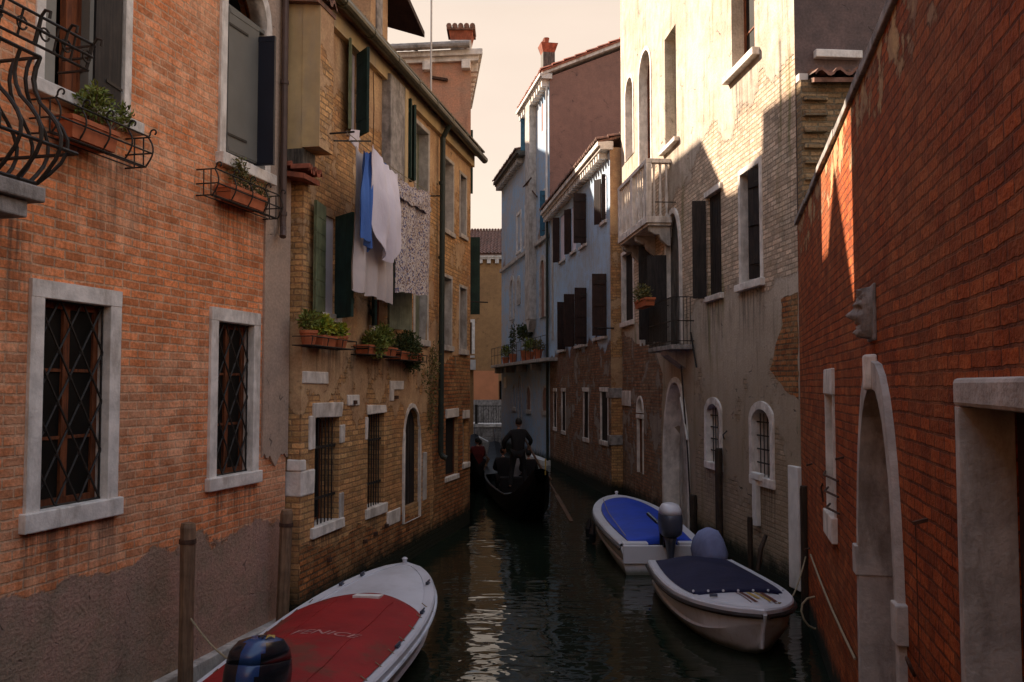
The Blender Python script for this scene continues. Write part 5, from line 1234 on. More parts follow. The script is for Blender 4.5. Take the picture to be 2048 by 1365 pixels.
w_ = window(F3, B7, F3.rect(1056, 1060, 232, 298), depth=.12, back='shut_blue', label='attic window with blue leaf'); shutter(w_, F3.x(1055.5), F3.p(1058, 298)[1], F3.p(1058, 232)[1], .3, 95, 1, M['shut_blue'], 'h')
for (l, r, t, bt, lab) in ((1022, 1028, 560, 640, 'first arched piano window with white surround'), (1037, 1040, 560, 610, 'small dark light between arched windows'), (1054, 1061, 540, 640, 'second arched piano window with white surround'), (1083, 1091, 520, 635, 'third arched piano window with white surround')):
    window(F3, B7, F3.rect(l, r, t, bt), 'round', frame=(.22, .06), depth=.03, d=.06, back='glass_blue' if r - l > 4 else 'shut_black', sm='stone_grey', jit=.004, label=lab)
for (l, r, t, bt, lab) in ((1026, 1031, 772, 815, 'first ground arched window'), (1054, 1061, 775, 820, 'second ground arched window'), (1086, 1095, 775, 822, 'third ground arched window')):
    window(F3, B7, F3.rect(l, r, t, bt), 'round', sill=(.2, .15, .05), depth=.03, d=.06, back='shut_black', frame=(.08, .02), sm='stone_grey', jit=.004, label=lab)
window(F3, B7, (F3.x(1037), F3.x(1043), -.5, F3.p(1040, 755)[1]), 'tall', frame=(.1, .03), depth=.3, back='stone_dark', sm='stone_grey', nm='water_door', label='pointed water door of the palace')
xg = X7 - .001
pf7 = [(0, -1.6), (X7, -1.6), (X7, zhi), (xs, zhi), (xs, zlo), (0, zlo)]
shell(F3, B7, 0, X7, zhi, 1.0, [M['wall_palace'], M['dark'], M['wall_palace']], prof=pf7)
# solid body behind with the mauve gable toward the camera
gx = X7; yb = 9.0; zg = F3.world(X7, 8, 0); 
ztop_r = 3.3 + (773 - 20) * (zg.y) / FPX
b = MB(); A = [(gx, .001, -1.6), (gx, yb, -1.6), (gx, yb, zhi + 3.9), (gx, .001, zhi)]
C_ = [(xs, .02, -1.6), (xs, yb, -1.6), (xs, yb, zhi + 3.9), (xs, .02, zhi)]
A = [(p[0] + .012, p[1], p[2]) for p in A]
b.add(A + C_, [(0, 1, 2, 3), (7, 6, 5, 4), (0, 4, 5, 1), (1, 5, 6, 2), (2, 6, 7, 3), (3, 7, 4, 0)]); b.build('gable', M['wall_mauve'], B7)
b = MB(); b.box(0, xs, .02, yb, -1.6, zlo - .01); b.build('rear_body', M['wall_palace'], B7)
sl7 = 3.9 / yb
b = MB(); b.add([(xs - .1, -.35, zhi + .02), (gx + .14, -.35, zhi + .02), (gx + .14, yb, zhi + 4.08), (xs - .1, yb, zhi + 4.08)] + [(xs - .1, -.35, zhi + .2), (gx + .14, -.35, zhi + .2), (gx + .14, yb, zhi + 4.26), (xs - .1, yb, zhi + 4.26)], [(0, 1, 2, 3), (4, 5, 6, 7), (0, 1, 5, 4), (1, 2, 6, 5), (2, 3, 7, 6), (3, 0, 4, 7)])
b.build('verge', M['stone'], B7, bevel=.02)
tiles('roof', B7, xs - .15, gx + .2, zhi + .24, -.40, yb, 4.02, M['tile_red'], .26, .5)
cornice(B7, xs - .2, X7 + .1, zhi - .02, .45, .3, 'stone', (.5, .22, .28))
cornice(B7, -.2, xs - .05, zlo, .45, .3, 'shut_old', (.45, .2, .24), 'stone_grey')
tiles('lower_roof', B7, -.2, xs - .1, zlo + .18, -.5, 6, 2.0, M['tile'], .28, .5)
b = MB(); b.box(-.02, X7 + .02, -.12, .0 - .002, F3.p(1050, 508)[1] - .09, F3.p(1050, 508)[1] + .09); b.build('string_course', M['stone_grey'], B7, bevel=.01)
b = MB(); b.box(F3.x(1064), F3.x(1073), -.32, .002, F3.p(1068, 640)[1], F3.p(1068, 192)[1]); b.prism([(F3.x(1064), F3.p(1068, 640)[1] - .001), (F3.x(1073), F3.p(1068, 640)[1] - .001), (F3.x(1069), F3.p(1068, 665)[1])], -.3, .0); b.build('flue_breast', M['stone_grey'], B7, bevel=.01)
b = MB(); xx = F3.x(1072); b.box(xx - .26, xx + .26, .3, .85, zhi + .1, zhi + 2.1); ch = b.build('chimney', M['shut_old'], B7)
b = MB(); b.add([(xx - .26, .3, zhi + 2.1), (xx + .26, .3, zhi + 2.1), (xx + .26, .85, zhi + 2.1), (xx - .26, .85, zhi + 2.1), (xx - .38, .18, zhi + 2.5), (xx + .38, .18, zhi + 2.5), (xx + .38, .98, zhi + 2.5), (xx - .38, .98, zhi + 2.5)], [(0, 1, 5, 4), (1, 2, 6, 5), (2, 3, 7, 6), (3, 0, 4, 7), (4, 5, 6, 7)])
for i in range(4): b.lathe([(.10, 0), (.14, .22)], (xx - .27 + i * .18, .45, zhi + 2.501), 8)
b.build('chimney_head', M['tile_red'], ch)
b = MB(); b.tube([(X7 - .15, -.1, zhi - .2), (X7 - .15, -.1, 6)], .05, 8); b.build('downpipe', M['stone_white'], B7)
b = MB(); x, z = F3.p(1075, 360); b.tube([(x - 1.5, -.35, z), (x + .3, -.35, z)], .035, 6); b.tube([(x - .8, -.35, z), (x + .1, -.05, z - .8)], .03, 6); b.build('iron_bracket', M['rust'], B7)
b = MB(); b.tube([(X7 + .1, 4.6, zhi - 1.2), (X7 + .1, 7.6, zhi - 1.2)], .05, 6); b.tube([(X7 + .1, 5.4, zhi - 1.3), (X7 + .1, 7.6, zhi - 2.4)], .04, 6); b.build('gable_iron', M['rust'], B7)
# balcony ledge with pots
zl = F3.p(1050, 722, .5)[1]; xl0, xl1 = 0.0, F3.x(1096, .5)
b = MB(); b.box(xl0, xl1, -.6, .0, zl - .14, zl); bl = b.build('balcony_ledge', M['stone_grey'], B7, bevel=.01)
for i in range(4):
    x = xl0 + .5 + i * 3.3; b = MB(); b.box(x - .12, x + .12, -.45, -.001, zl - .45, zl - .141); b.build('bracket', M['stone_grey'], bl, bevel=.02)
b = MB()
for z in (zl + .5, zl + .9): b.tube([(xl0, -.56, z), (xl1, -.56, z)], .015, 5)
for i in range(14): x = xl0 + (xl1 - xl0) * i / 13; b.tube([(x, -.56, zl), (x, -.56, zl + .9)], .014, 5)
b.build('railing', M['iron'], bl)
G = 'plants standing on the balcony ledge of the palace'
def pot(px, h, lab, blobs, mat, n, sz, seed, r=.24):
    x = F3.x(px, .35); planter(F3, x - r, x + r, zl + .005, zl + h, -.5, -.5 + 2 * r * .8, lab, G, blobs, mat, n, sz, seed, box=False, cat='potted plant')
pot(1010, .35, 'green bush at the far left end of the balcony ledge', [((0, 0, .65), (.45, .3, .38), 1)], 'leaf', 200, .10, 31)
pot(1024, .45, 'dark slender conical shrub on the balcony ledge', [((0, 0, 1.2), (.14, .14, .9), 1)], 'leaf_d', 200, .09, 32)
pot(1048, .5, 'clipped ball shrub rising above the middle of the balcony ledge', [((0, 0, 1.35), (.55, .45, .42), 1.5)], 'leaf_d', 330, .10, 33)
pot(1058, .4, 'low green bush right of the clipped ball shrub', [((0, 0, .7), (.5, .3, .32), 1)], 'leaf', 220, .10, 34)
pot(1074, .45, 'low reddish-leaved plant near the right end of the balcony ledge', [((0, 0, .6), (.5, .3, .22), 1)], 'leaf_dry', 160, .10, 35)
b = MB(); b.box(F3.x(1060), X7 + .1, -.35, -.01, .0, .22); b.build('water_ledge', M['stone_white'], B7, bevel=.01)
b = MB(); x, z = F3.p(1010, 773); b.box(x - .2, x + .6, -.04, -.002, z - .1, z + .5); b.build('stone_tablet', M['stone_white'], B7, bevel=.01)

# ================================================================ unseen blocks added behind the left row, rooflines shaped for the canal shadows
def shade_block(name, label, prof, X, th):
    """prof: (Y, z) top outline set by the wanted shadow edges."""
    o = empty(name, (X, prof[0][0], 0)); tag(o, label, 'house')
    y0 = prof[0][0]; pts = [(p[0] - y0, p[1]) for p in prof]; pts = [(pts[-1][0], -1.5), (pts[0][0], -1.5)] + pts
    b = MB(); n = len(pts); tr = tessellate_polygon([[Vector((a, c, 0)) for a, c in pts]])
    b.add([(0, a, c) for a, c in pts] + [(-th, a, c) for a, c in pts], [tuple(t) for t in tr] + [tuple(i + n for i in t) for t in tr] + [(i, (i + 1) % n, (i + 1) % n + n, i + n) for i in range(n)])
    b.build('wall', M['wall_ochre'], o); return o
shade_block('shade_block', 'unseen low shadow block behind the orange and yellow houses', [(13.2, 12.0), (14.9, 12.0), (15.3, 12.4), (15.6, 12.6), (16.2, 14.0), (16.8, 14.8), (17.6, 14.2), (18.9, 14.4), (19.5, 15.2)], -7.0, 3)
shade_block('shade_block', 'unseen tall shadow block behind the near end of the yellow house', [(20.3, 18.2), (23.7, 18.2), (23.75, 17.5), (25.0, 17.0)], -7.0, 2.2)
shade_block('shade_block', 'unseen slope-topped shadow block behind the yellow and salmon houses', [(25.05, 17.0), (25.5, 17.0), (27.0, 18.4), (30.4, 18.2), (34.6, 17.6), (35.8, 17.5)], -7.0, 2.8)
shade_block('shade_block', 'unseen tall shadow block behind the salmon house', [(36.5, 19.4), (38.0, 20.3), (39.8, 22.0), (44.0, 23.0), (49.0, 24.2)], -10.0, 4)
shade_block('shade_block', 'unseen shadow block far behind the salmon house', [(49.1, 24.2), (90.0, 24.0)], -10.0, 4)
# the bridge the photographer stands on and the houses round it
FB = empty('footbridge', (0, -1.2, 0)); tag(FB, 'brick footbridge spanning the canal under the viewpoint', 'bridge')
block('deck', [(-7.5, -1.4), (4, -1.4), (4, 1.4), (-7.5, 1.4)], 1.3, 1.7, M['stone_dark'], FB)
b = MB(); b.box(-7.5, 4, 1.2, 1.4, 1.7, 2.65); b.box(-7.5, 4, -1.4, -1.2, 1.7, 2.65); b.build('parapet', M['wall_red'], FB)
BK = empty('rear_house', (0, -16, 0)); tag(BK, 'brick house closing the canal behind the viewpoint', 'house')
block('wall', [(-12, -3), (8, -3), (8, 0), (-12, 0)], -1.5, 11, M['wall_yellow'], BK)
# ================================================================ washing on the line
def cloth(name, F, x0, x1, off, ztop0, ztop1, zbot0, zbot1, mat, label, group=None, folds=5, amp=.05, seed=1, billow=.0, taper=None, nx=56, nz=30, hem=None, cat='laundry', lean=0.0):
    """A hanging sheet between two points of the line: x0..x1 along the facade, off metres out from it."""
    b = MB(); rows = []; c = ((x0 + x1) / 2)
    for j in range(nz + 1):
        v = j / nz; row = []
        for i in range(nx + 1):
            u = i / nx
            uu = u if not taper else .5 + (u - .5) * (taper[0] + (taper[1] - taper[0]) * v)
            zt = ztop0 + (ztop1 - ztop0) * u - .06 * math.sin(math.pi * u); zb = zbot0 + (zbot1 - zbot0) * u
            if hem == 'round': zb = zb + .55 * (abs(2 * u - 1) ** 2.4)
            z = zt + (zb - zt) * v + .012 * math.sin(u * 30 + seed)
            y = -off - amp * (.35 + .9 * v) * math.sin(u * folds * math.pi * 2 + seed + 1.6 * v + .8 * math.sin(u * 7 + seed)) - billow * math.sin(math.pi * v * .9) * math.sin(math.pi * u)
            y += .03 * mnoise.noise(Vector((u * 4, v * 3, seed)))
            row.append((x0 + (x1 - x0) * uu + lean * v + .02 * math.sin(v * 5 + seed), y, z))
        rows.append(row)
    b.grid(rows); back = [[(p[0], p[1] + .008, p[2]) for p in r] for r in rows]; b.grid(back)
    o = b.build(name, mat, None, smooth=True); o.location = F.o; o.rotation_euler = (0, 0, F.rot); tag(o, label, cat, group); return o
OFF = .62
def zx(px, py, off=OFF): return F2.p(px, py, off)
xa, za = zx(710, 284); xb, zb_ = zx(862, 390)
line = MB()
sag = [(xa - .3 + (xb + .6 - xa) * i / 14, -OFF, za + (zb_ - za) * i / 14 + .05 - .05 * math.sin(math.pi * i / 14)) for i in range(15)]
line.tube(sag, .006, 5)
LN = empty('clothes_line', (F2.o.x, F2.o.y, 0), F2.rot); tag(LN, 'clothes line on iron arms in front of the green-shuttered windows', 'clothes line')
line.build('cord', M['rope'], LN)
b = MB(); x, z = zx(738, 281); x0_ = xa - .3
b.tube([(xa - .28, -.02, za + .05), (xa - .28, -OFF - .1, za + .06)], .014, 6); b.build('arm', M['iron'], LN)
b = MB(); b.tube([(xb + .3, -.02, zb_ + .05), (xb + .3, -OFF - .1, zb_ + .04)], .014, 6); b.build('arm', M['iron'], LN)
b = MB(); b.bar((zx(668, 282, .30)[0], -.30, zx(668, 282, .3)[1]), (zx(742, 283)[0], -OFF, zx(742, 283)[1] + .0), .022); b.build('rod', M['iron'], LN)
GW = 'washing hung on the line before the yellow house'
def cl(l, r, off): return F2.x(l, off), F2.x(r, off)
x0, x1 = cl(708, 786, .62)
cloth('towel', F2, x0, x1, .60, zx(708, 290)[1], zx(786, 345)[1], zx(720, 583)[1], zx(785, 610)[1], M['towel'], 'long beige towel hanging at the near end behind the blue sheet', GW, 4, .04, 1, cat='towel')
x0, x1 = cl(724, 741, .74)
cloth('sheet', F2, x0, x1, .73, zx(724, 296, .7)[1], zx(752, 312, .7)[1], zx(738, 478, .7)[1], zx(752, 512, .7)[1], M['sheet_blue'], 'bright blue sheet squeezed between the towel and the white sheet', GW, 2, .05, 2, cat='sheet', taper=(1.0, .7))
x0, x1 = cl(741, 793, .80)
cloth('sheet', F2, x0, x1, .80, zx(742, 285, .8)[1], zx(788, 345, .8)[1], zx(750, 520, .85)[1], zx(795, 522, .85)[1], M['sheet'], 'white sheet bunched into a rounded bulge at the bottom', GW, 3, .04, 3, .12, (.95, 1.02), hem='round', cat='sheet', lean=.12)
x0, x1 = cl(795, 862, .64)
cloth('sheet', F2, x0, x1, .62, zx(795, 358)[1], zx(862, 392)[1], zx(797, 585)[1], zx(858, 592)[1], M['print'], 'speckled printed sheet folded over the line at the far end', GW, 3, .03, 4, cat='sheet')
x0, x1 = cl(791, 862, .70)
cloth('sheet_fold', F2, x0 + .06, x1, .66, zx(795, 358)[1] + .02, zx(862, 392)[1] + .02, zx(800, 400)[1], zx(858, 432)[1], M['print'], None, None, 2, .02, 4, .02, nz=8)
sf = bpy.data.objects['sheet_fold']; pr_ = [o for o in bpy.data.objects if o.get('label', '').startswith('speckled')][0]
sf.parent = pr_; sf.location = (0, 0, 0); sf.rotation_euler = (0, 0, 0)
for k in ('category',):
    if k in sf: del sf[k]
x0, x1 = cl(778, 800, .60)
cloth('cloth', F2, x0, x1, .5, zx(776, 330, .5)[1], zx(806, 362, .5)[1], zx(776, 352, .5)[1], zx(806, 380, .5)[1], M['sheet_blue'], 'small blue cloth pinned behind the white sheet', GW, 2, .02, 6, nz=10, cat='cloth')
b = MB(); p0 = F2.world(F2.x(712, .5), -.5, 0)
b.add([(0, 0, 0), (.62, .1, .02), (.55, .05, .30), (.02, -.02, .16)], [(0, 1, 2, 3)]); b.add([(0, .01, -.006), (.62, .11, .014), (.55, .06, .294), (.02, -.01, .154)], [(3, 2, 1, 0)])
o = b.build('cloth', M['sheet'], None); zz = F2.p(705, 280, .5)[1]; o.location = F2.world(F2.x(694, .45), -.45, zz); o.rotation_euler = (0, 0, F2.rot); tag(o, 'white corner of cloth lying over the rod under the top floor window', 'cloth', GW)

# ================================================================ boats
def hull(name, label, cat, loc, heading, L, W, sheer, bow_rise, mats, keel=-.25, group=None, blunt=.55, stern_w=.8, n=26, rub=True, strake=True):
    """Open motor boat, stern at y=0, bow at y=L, x across. heading: angle of the bow from +Y."""
    t = empty(name, loc, -heading); tag(t, label, cat, group)
    def half(u):
        if u < .45: return W / 2 * (stern_w + (1 - stern_w) * math.sin(u / .45 * math.pi / 2))
        q = (u - .45) / .55; return W / 2 * max(0.0, 1 - q ** (2.2 + blunt)) ** .62
    def zs(u): return sheer + bow_rise * u ** 2.2
    rows = []
    for i in range(n + 1):
        u = i / n; h = max(half(u), .02); z = zs(u); y = L * u
        kz = keel + (max(0, u - .72) / .28) ** 2 * (-keel + sheer * .35)
        flare = 1 - .25 * u
        sec = [(0, kz), (h * .55 * flare, kz + .07), (h * .84 * flare, kz + .16 + .1 * u), (h * .93, (kz + z) * .5 + .06), (h * .90, (kz + z) * .5 + .09), (h * 1.0, z - .05), (h, z)]
        pts = [(-x, y - (.05 * (1 - q / 6) * 3 * u ** 3), zz) for q, (x, zz) in list(enumerate(sec))[::-1]] + [(x, y - (.05 * (1 - q / 6) * 3 * u ** 3), zz) for q, (x, zz) in list(enumerate(sec))[1:]]
        rows.append(pts)
    b = MB(); b.grid(rows); b.poly(rows[0]); hu = b.build('hull', mats[0], t, smooth=False)
    for p in hu.data.polygons: p.use_smooth = True
    sb = MB(); sb.tube([(0, L + .012 - .05 * (1 - q / 6) * 3, z_) for q, z_ in ((0, rows[-1][6][2] - .02), (2, (rows[-1][6][2] * .6 + zs(1) * .4)), (4, (rows[-1][6][2] * .3 + zs(1) * .7)), (6, zs(1) - .01))], .03, 8); sb.build('stem', mats[0], t)
    m_ = hu.modifiers.new('es', 'EDGE_SPLIT'); m_.split_angle = math.radians(38)
    return t, half, zs, hu
def deckpt(half, zs, L, u, s, inset=0.0, lift=0.0): return (s * max(0, half(u) - inset), L * u, zs(u) + lift)
def rim(t, half, zs, L, w, mat, h=.05, n=30, name='gunwale'):
    b = MB(); prof = []
    us = [i / n for i in range(n + 1)]
    path = [(-1, u) for u in us] + [(1, u) for u in us[::-1]]
    rows = []
    for s, u in path:
        hh = half(u); inn = max(0, hh - w); yl = L * u; yi = min(yl, L - w * 1.3) if u > .9 else yl
        rows.append([(s * (hh + .02), yl + (.02 if u > .97 else 0), zs(u) - .03), (s * (hh + .02), yl + (.02 if u > .97 else 0), zs(u) + h * .6), (s * hh, yl, zs(u) + h), (s * inn, yi, zs(u) + h), (s * inn, yi, zs(u) - .02)])
    b.grid(rows); return b.build(name, mat, t, smooth=False)
def deck(t, half, zs, L, u0, u1, mat, inset, crown=.06, lift=0.03, n=18, m=10, name='deck', sidecurve=0.0, wrinkle=0.0, front=0.0, back=0.0):
    b = MB(); rows = []
    for i in range(n + 1):
        row = []
        for j in range(m + 1):
            s = j / m * 2 - 1
            u = u0 + (u1 - u0) * i / n
            e = (front * (1 - abs(s) ** 2.5) if i == n else 0)
            u_ = u0 + (u1 - u0) * (i / n) - (i / n) * (front) * abs(s) ** 2.6 / L + (1 - i / n) * back * abs(s) ** 2 / L
            u_ = min(u_, 1.0); hw = max(0.0, half(min(1, u_)) - inset)
            x = s * hw; z = zs(u_) + lift + crown * (1 - s * s) * (.4 + .6 * math.sin(math.pi * min(1, max(0, i / n)) ** .8))
            if wrinkle: z += wrinkle * mnoise.noise(Vector((x * 2.2, u_ * L * 1.4, 3.3))) * (1 - abs(s) ** 4)
            row.append((x, u_ * L, z))
        rows.append(row)
    b.grid(rows)
    sk = [(p[0], p[1], p[2]) for p in rows[0]]; b.grid([[(p[0], p[1], p[2] - .10) for p in rows[0]], sk]); sk = rows[-1]; b.grid([[(p[0], p[1], p[2] - .04) for p in sk], sk])
    return b.build(name, mat, t, smooth=True)
def text(body, size, mat, parent, loc, rot, name='lettering', ext=.002, shear=0.0):
    c = bpy.data.curves.new(name, 'FONT'); c.body = body; c.size = size; c.extrude = ext; c.align_x = 'CENTER'; c.shear = shear
    o = bpy.data.objects.new(name, c); dg = None; COL.objects.link(o)
    bpy.context.view_layer.update(); d = bpy.context.evaluated_depsgraph_get(); me = bpy.data.meshes.new_from_object(o.evaluated_get(d))
    bpy.data.objects.remove(o); o = bpy.data.objects.new(name, me); me.materials.clear(); me.materials.append(mat); COL.objects.link(o)
    o.parent = parent; o.location = loc; o.rotation_euler = rot; return o
def outboard(name, label, loc, rz, cowl_m, top_m, tilt=0.0, s=1.0, tiller=True, group=None, stripe=None, leg_m='motor_grey', covered=None, parent=None, two=None):
    """Outboard motor, origin at the transom clamp; +y points to the boat's bow side."""
    t = empty(name, loc, rz)
    if parent is None: tag(t, label, 'outboard motor', group)
    else: t.parent = parent
    R_ = Matrix.Rotation(tilt, 4, 'X')
    def T(pts): return [tuple(R_ @ Vector((p[0] * s, p[1] * s, p[2] * s))) for p in pts]
    def loft(secs, k=16):
        b = MB(); rows = []
        for (z, wx, y0, y1, sq) in secs:
            r = []; cy = (y0 + y1) / 2; ly = (y1 - y0) / 2
            for i in range(k):
                a = 2 * math.pi * i / k; ca, sa = math.cos(a), math.sin(a)
                r.append((wx * math.copysign(abs(ca) ** sq, ca), cy + ly * math.copysign(abs(sa) ** sq, sa), z))
            rows.append(T(r))
        b.grid(rows, closed=True); b.poly(rows[0][::-1]); b.poly(rows[-1]); return b
    if covered:
        b = loft([(.05, .19, -.42, .12, .8), (.2, .22, -.47, .15, .7), (.42, .215, -.46, .15, .7), (.58, .18, -.40, .10, .8), (.66, .09, -.28, -.02, 1)], 18)
        o = b.build('cover', M[covered], t, smooth=True, jitter=.022)
        b = MB(); b.tube(T([(.0, -.16, .07)]) + T([(0, -.16, .06)]), .01); 
        loft([(-.45, .03, -.22, -.12, 1), (-.1, .06, -.28, -.05, 1), (.05, .09, -.30, .0, 1)]).build('leg', M[leg_m], t, smooth=True)
        return t
    cw = loft([(.10, .12, -.36, .06, .8), (.14, .155, -.42, .10, .7), (.22, .162, -.44, .12, .66), (.30, .165, -.45, .13, .65), (.36, .164, -.45, .13, .65), (.42, .16, -.44, .12, .65), (.43, .155, -.43, .11, .65)], 32).build('cowl', M[cowl_m], t, smooth=True)
    tp = loft([(.431, .158, -.435, .115, .65), (.50, .15, -.42, .09, .7), (.56, .12, -.36, .03, .8), (.585, .06, -.26, -.06, 1)], 32).build('cowl_top', M[top_m], t, smooth=True)
    if two:
        for ob in (cw, tp):
            ob.data.materials.append(M[two])
            for p_ in ob.data.polygons:
                c_ = p_.center / s
                if -.02 < c_.x < .12 and c_.y < .02: p_.material_index = 1
    if stripe:
        b = MB(); b.add(T([(.166, -.34, .22), (.166, .02, .22), (.166, .02, .34), (.166, -.34, .34)]), [(0, 1, 2, 3)]); b.build('side_mark', M[stripe], t)
    loft([(-.55, .025, -.22, -.10, 1), (-.2, .05, -.26, -.06, 1), (.0, .075, -.30, -.0, .9), (.099, .10, -.33, .03, .9)]).build('leg', M[leg_m], t, smooth=True)
    loft([(-.63, .03, -.36, .02, 1), (-.58, .12, -.38, -.02, 1), (-.57, .12, -.38, -.02, 1), (-.55, .03, -.30, -.04, 1)]).build('plate', M[leg_m], t)
    b = MB(); b.box(-.09, .09, -.02, .10, -.12, .16); b.box(-.13, -.06, .10, .16, -.2, .14); b.box(.06, .13, .10, .16, -.2, .14); b.build('clamp', M['motor_black'], t, bevel=.01)
    if tiller:
        b = MB(); b.tube(T([(0, .06, .12), (-.05, .25, .17), (-.18, .62, .30)]), [.028 * s, .024 * s, .022 * s], 8); b.tube(T([(-.10, .40, .22), (-.19, .66, .31)]), .032 * s, 8); b.build('tiller', M['motor_black'], t)
    return t

# -- red-covered boat, left foreground
LR = 5.45; hR = math.atan(.152)
tr_, half, zs, hu = hull('motorboat', 'white motorboat with red tarpaulin moored at the orange house', 'boat', (-2.34, 7.75, 0), hR, LR, 1.74, .42, .30, [M['hull_white']], blunt=.1, stern_w=.88)
rim(tr_, half, zs, LR, .13, M['gel'])
b = MB(); rows = []
for s in (-1, 1):
    b.tube([(s * (half(i / 24) + .028), LR * i / 24, zs(i / 24) - .05) for i in range(25)], .022, 6)
b.build_each('rubbing_strake', M['gel_grey'], tr_)
deck(tr_, half, zs, LR, .60, .985, M['gel'], .12, .05, .035, front=.0, name='foredeck')
cov = deck(tr_, half, zs, LR, .0, .70, M['tarp_red'], .07, .16, .065, n=30, m=16, name='tarpaulin', wrinkle=.05, front=.55)
def hfind(x, u): 
    s = x / max(.01, half(u) - .07); return zs(u) + .065 + .16 * (1 - s * s) * (.4 + .6 * math.sin(math.pi * min(1, u / .70) ** .8))
from mathutils.bvhtree import BVHTree
bv = BVHTree.FromPolygons([v.co.copy() for v in cov.data.vertices], [tuple(p.vertices) for p in cov.data.polygons])
y = 1.95; tx = text('FENICE', .23, M['fade'], tr_, (.03, y, 0), (0, 0, 0), ext=.0, shear=.25)
for v in tx.data.vertices:
    hit = bv.ray_cast(Vector((v.co.x + .03, v.co.y + y, 3)), Vector((0, 0, -1)))
    if hit[0]: v.co.z = hit[0].z + .006
b = MB(); zz = hfind(0, 3.62 / LR) - .0; b.add([(-.17, 3.55, zz + .03), (.17, 3.55, zz + .03), (.17, 3.74, zz + .012), (-.17, 3.74, zz + .012), (-.17, 3.55, zz), (.17, 3.55, zz), (.17, 3.74, zz - .02), (-.17, 3.74, zz - .02)], [(0, 1, 2, 3), (0, 1, 5, 4), (1, 2, 6, 5), (2, 3, 7, 6), (3, 0, 4, 7)]); b.build('patch', M['stone_white'], tr_)
b = MB()
for xs_ in (-.36, .36):
    pts = []
    for i in range(40):
        yy = .2 + i * .085; hit = bv.ray_cast(Vector((xs_, yy, 3)), Vector((0, 0, -1)))
        if hit[0]: pts.append((xs_, yy, hit[0].z + .002))
    b.tube(pts, .006, 5)
b.build_each('seam', M['tarp_red'], tr_)
b = MB()
for s, u in ((-1, .80), (1, .62), (1, .40), (-1, .88), (1, .83)):
    x = s * (half(u) - .07); y = LR * u; z = zs(u) + .05; b.box(x - .02, x + .02, y - .05, y + .05, z, z + .02); b.tube([(x, y - .09, z + .035), (x, y + .09, z + .035)], .012, 6)
b.build_each('cleat', M['motor_grey'], tr_)
b = MB(); b.lathe([(.035, 0), (.03, .05), (.045, .07), (.02, .09)], (0, LR - .10, zs(1) + .045), 10); b.build('bow_fitting', M['gel'], tr_)
# tie-down cord loops along the cover edge
b = MB()
for i in range(9):
    u = .06 + i * .075; x = half(u) - .05; b.tube([(x - .06, LR * u, zs(u) + .10), (x + .07, LR * u + .04, zs(u) - .01)], .006, 5); b.tube([(-x + .06, LR * u, zs(u) + .10), (-x - .07, LR * u + .04, zs(u) - .01)], .006, 5)
b.build_each('tie_cord', M['rope'], tr_)
om = outboard('outboard_motor', 'black and blue outboard motor tilted over the stern of the red-covered boat', (-2.13, 7.92, .40), -hR - .1, 'motor_black', 'motor_black', math.radians(-10), 1.25, False, two='motor_blue')
RT = Matrix.Rotation(math.radians(-10), 4, 'X')
b = MB(); rnd = random.Random(4)
def PT(x, y, z): return tuple(RT @ Vector((x * 1.25, y * 1.25, z * 1.25)))
for i in range(8):
    a = i * .79; c_, s_ = math.cos(a), math.sin(a); r = .05
    b.add([PT(.05 + .2 * r * c_, -.19 + .2 * r * s_, .600), PT(.05 + r * math.cos(a - .25), -.19 + 1.5 * r * math.sin(a - .25), .599 - .03 * abs(s_)), PT(.05 + r * 1.1 * math.cos(a + .2), -.19 + 1.5 * r * math.sin(a + .2), .596)], [(0, 1, 2)])
b.build('gold_mark', M['gold'], om)

# -- blue-covered boat, middle right, bow away
LB = 5.8; hB = math.radians(-1.5)
tb, half, zs, hu = hull('motorboat', 'white motorboat with bright blue tarpaulin moored by the white house', 'boat', (2.64, 15.95, 0), hB, LB, 1.62, .50, .16, [M['hull_white']], blunt=.2, stern_w=.9)
rim(tb, half, zs, LB, .16, M['gel'])
deck(tb, half, zs, LB, .74, .985, M['gel'], .14, .05, .035, name='foredeck')
deck(tb, half, zs, LB, .03, .88, M['tarp_blue'], .17, .10, .06, n=24, m=12, name='tarpaulin', wrinkle=.03, front=.25)
b = MB(); b.box(-.70, .70, -.06, -.001, .20, .52); b.box(-.70, -.25, -.02, .2, .50, .56); b.box(.3, .70, -.02, .2, .50, .56); b.build('transom', M['gel'], tb, bevel=.015)
b = MB()
for s in (-1, 1): b.tube([(s * (half(i / 24) + .028), LB * i / 24, zs(i / 24) - .05) for i in range(25)], .025, 6)
b.build_each('rubbing_strake', M['rub'], tb)
b = MB(); b.tube([(-.60, .3, .63), (-.58, 2.8, .70), (-.43, 4.8, .72)], .008, 5); b.build('cover_cord', M['rope'], tb)
b = MB(); b.lathe([(.03, 0), (.03, .06), (.045, .08), (.02, .1)], (0, LB - .15, zs(1) + .045), 10); b.build('bow_fitting', M['gel'], tb)
b = MB(); 
for k in range(2): b.tube([(-.84, 3.2 + k * .7, .42), (-.86, 3.2 + k * .7, .2), (-.86, 3.22 + k * .7, .02)], [.03, .08, .06], 8)
b.build_each('fender', M['motor_black'], tb)
o2 = outboard('outboard_motor', 'white-topped grey outboard motor with tiller on the stern of the blue-covered boat', (2.72, 15.82, .62), -hB, 'motor_grey', 'motor_white', 0, 1.15, True)
text('MARINER', .085, M['redmark'], o2, (-.185, -.02, .525), (math.radians(74), 0, math.radians(-78)), ext=.002) if False else None
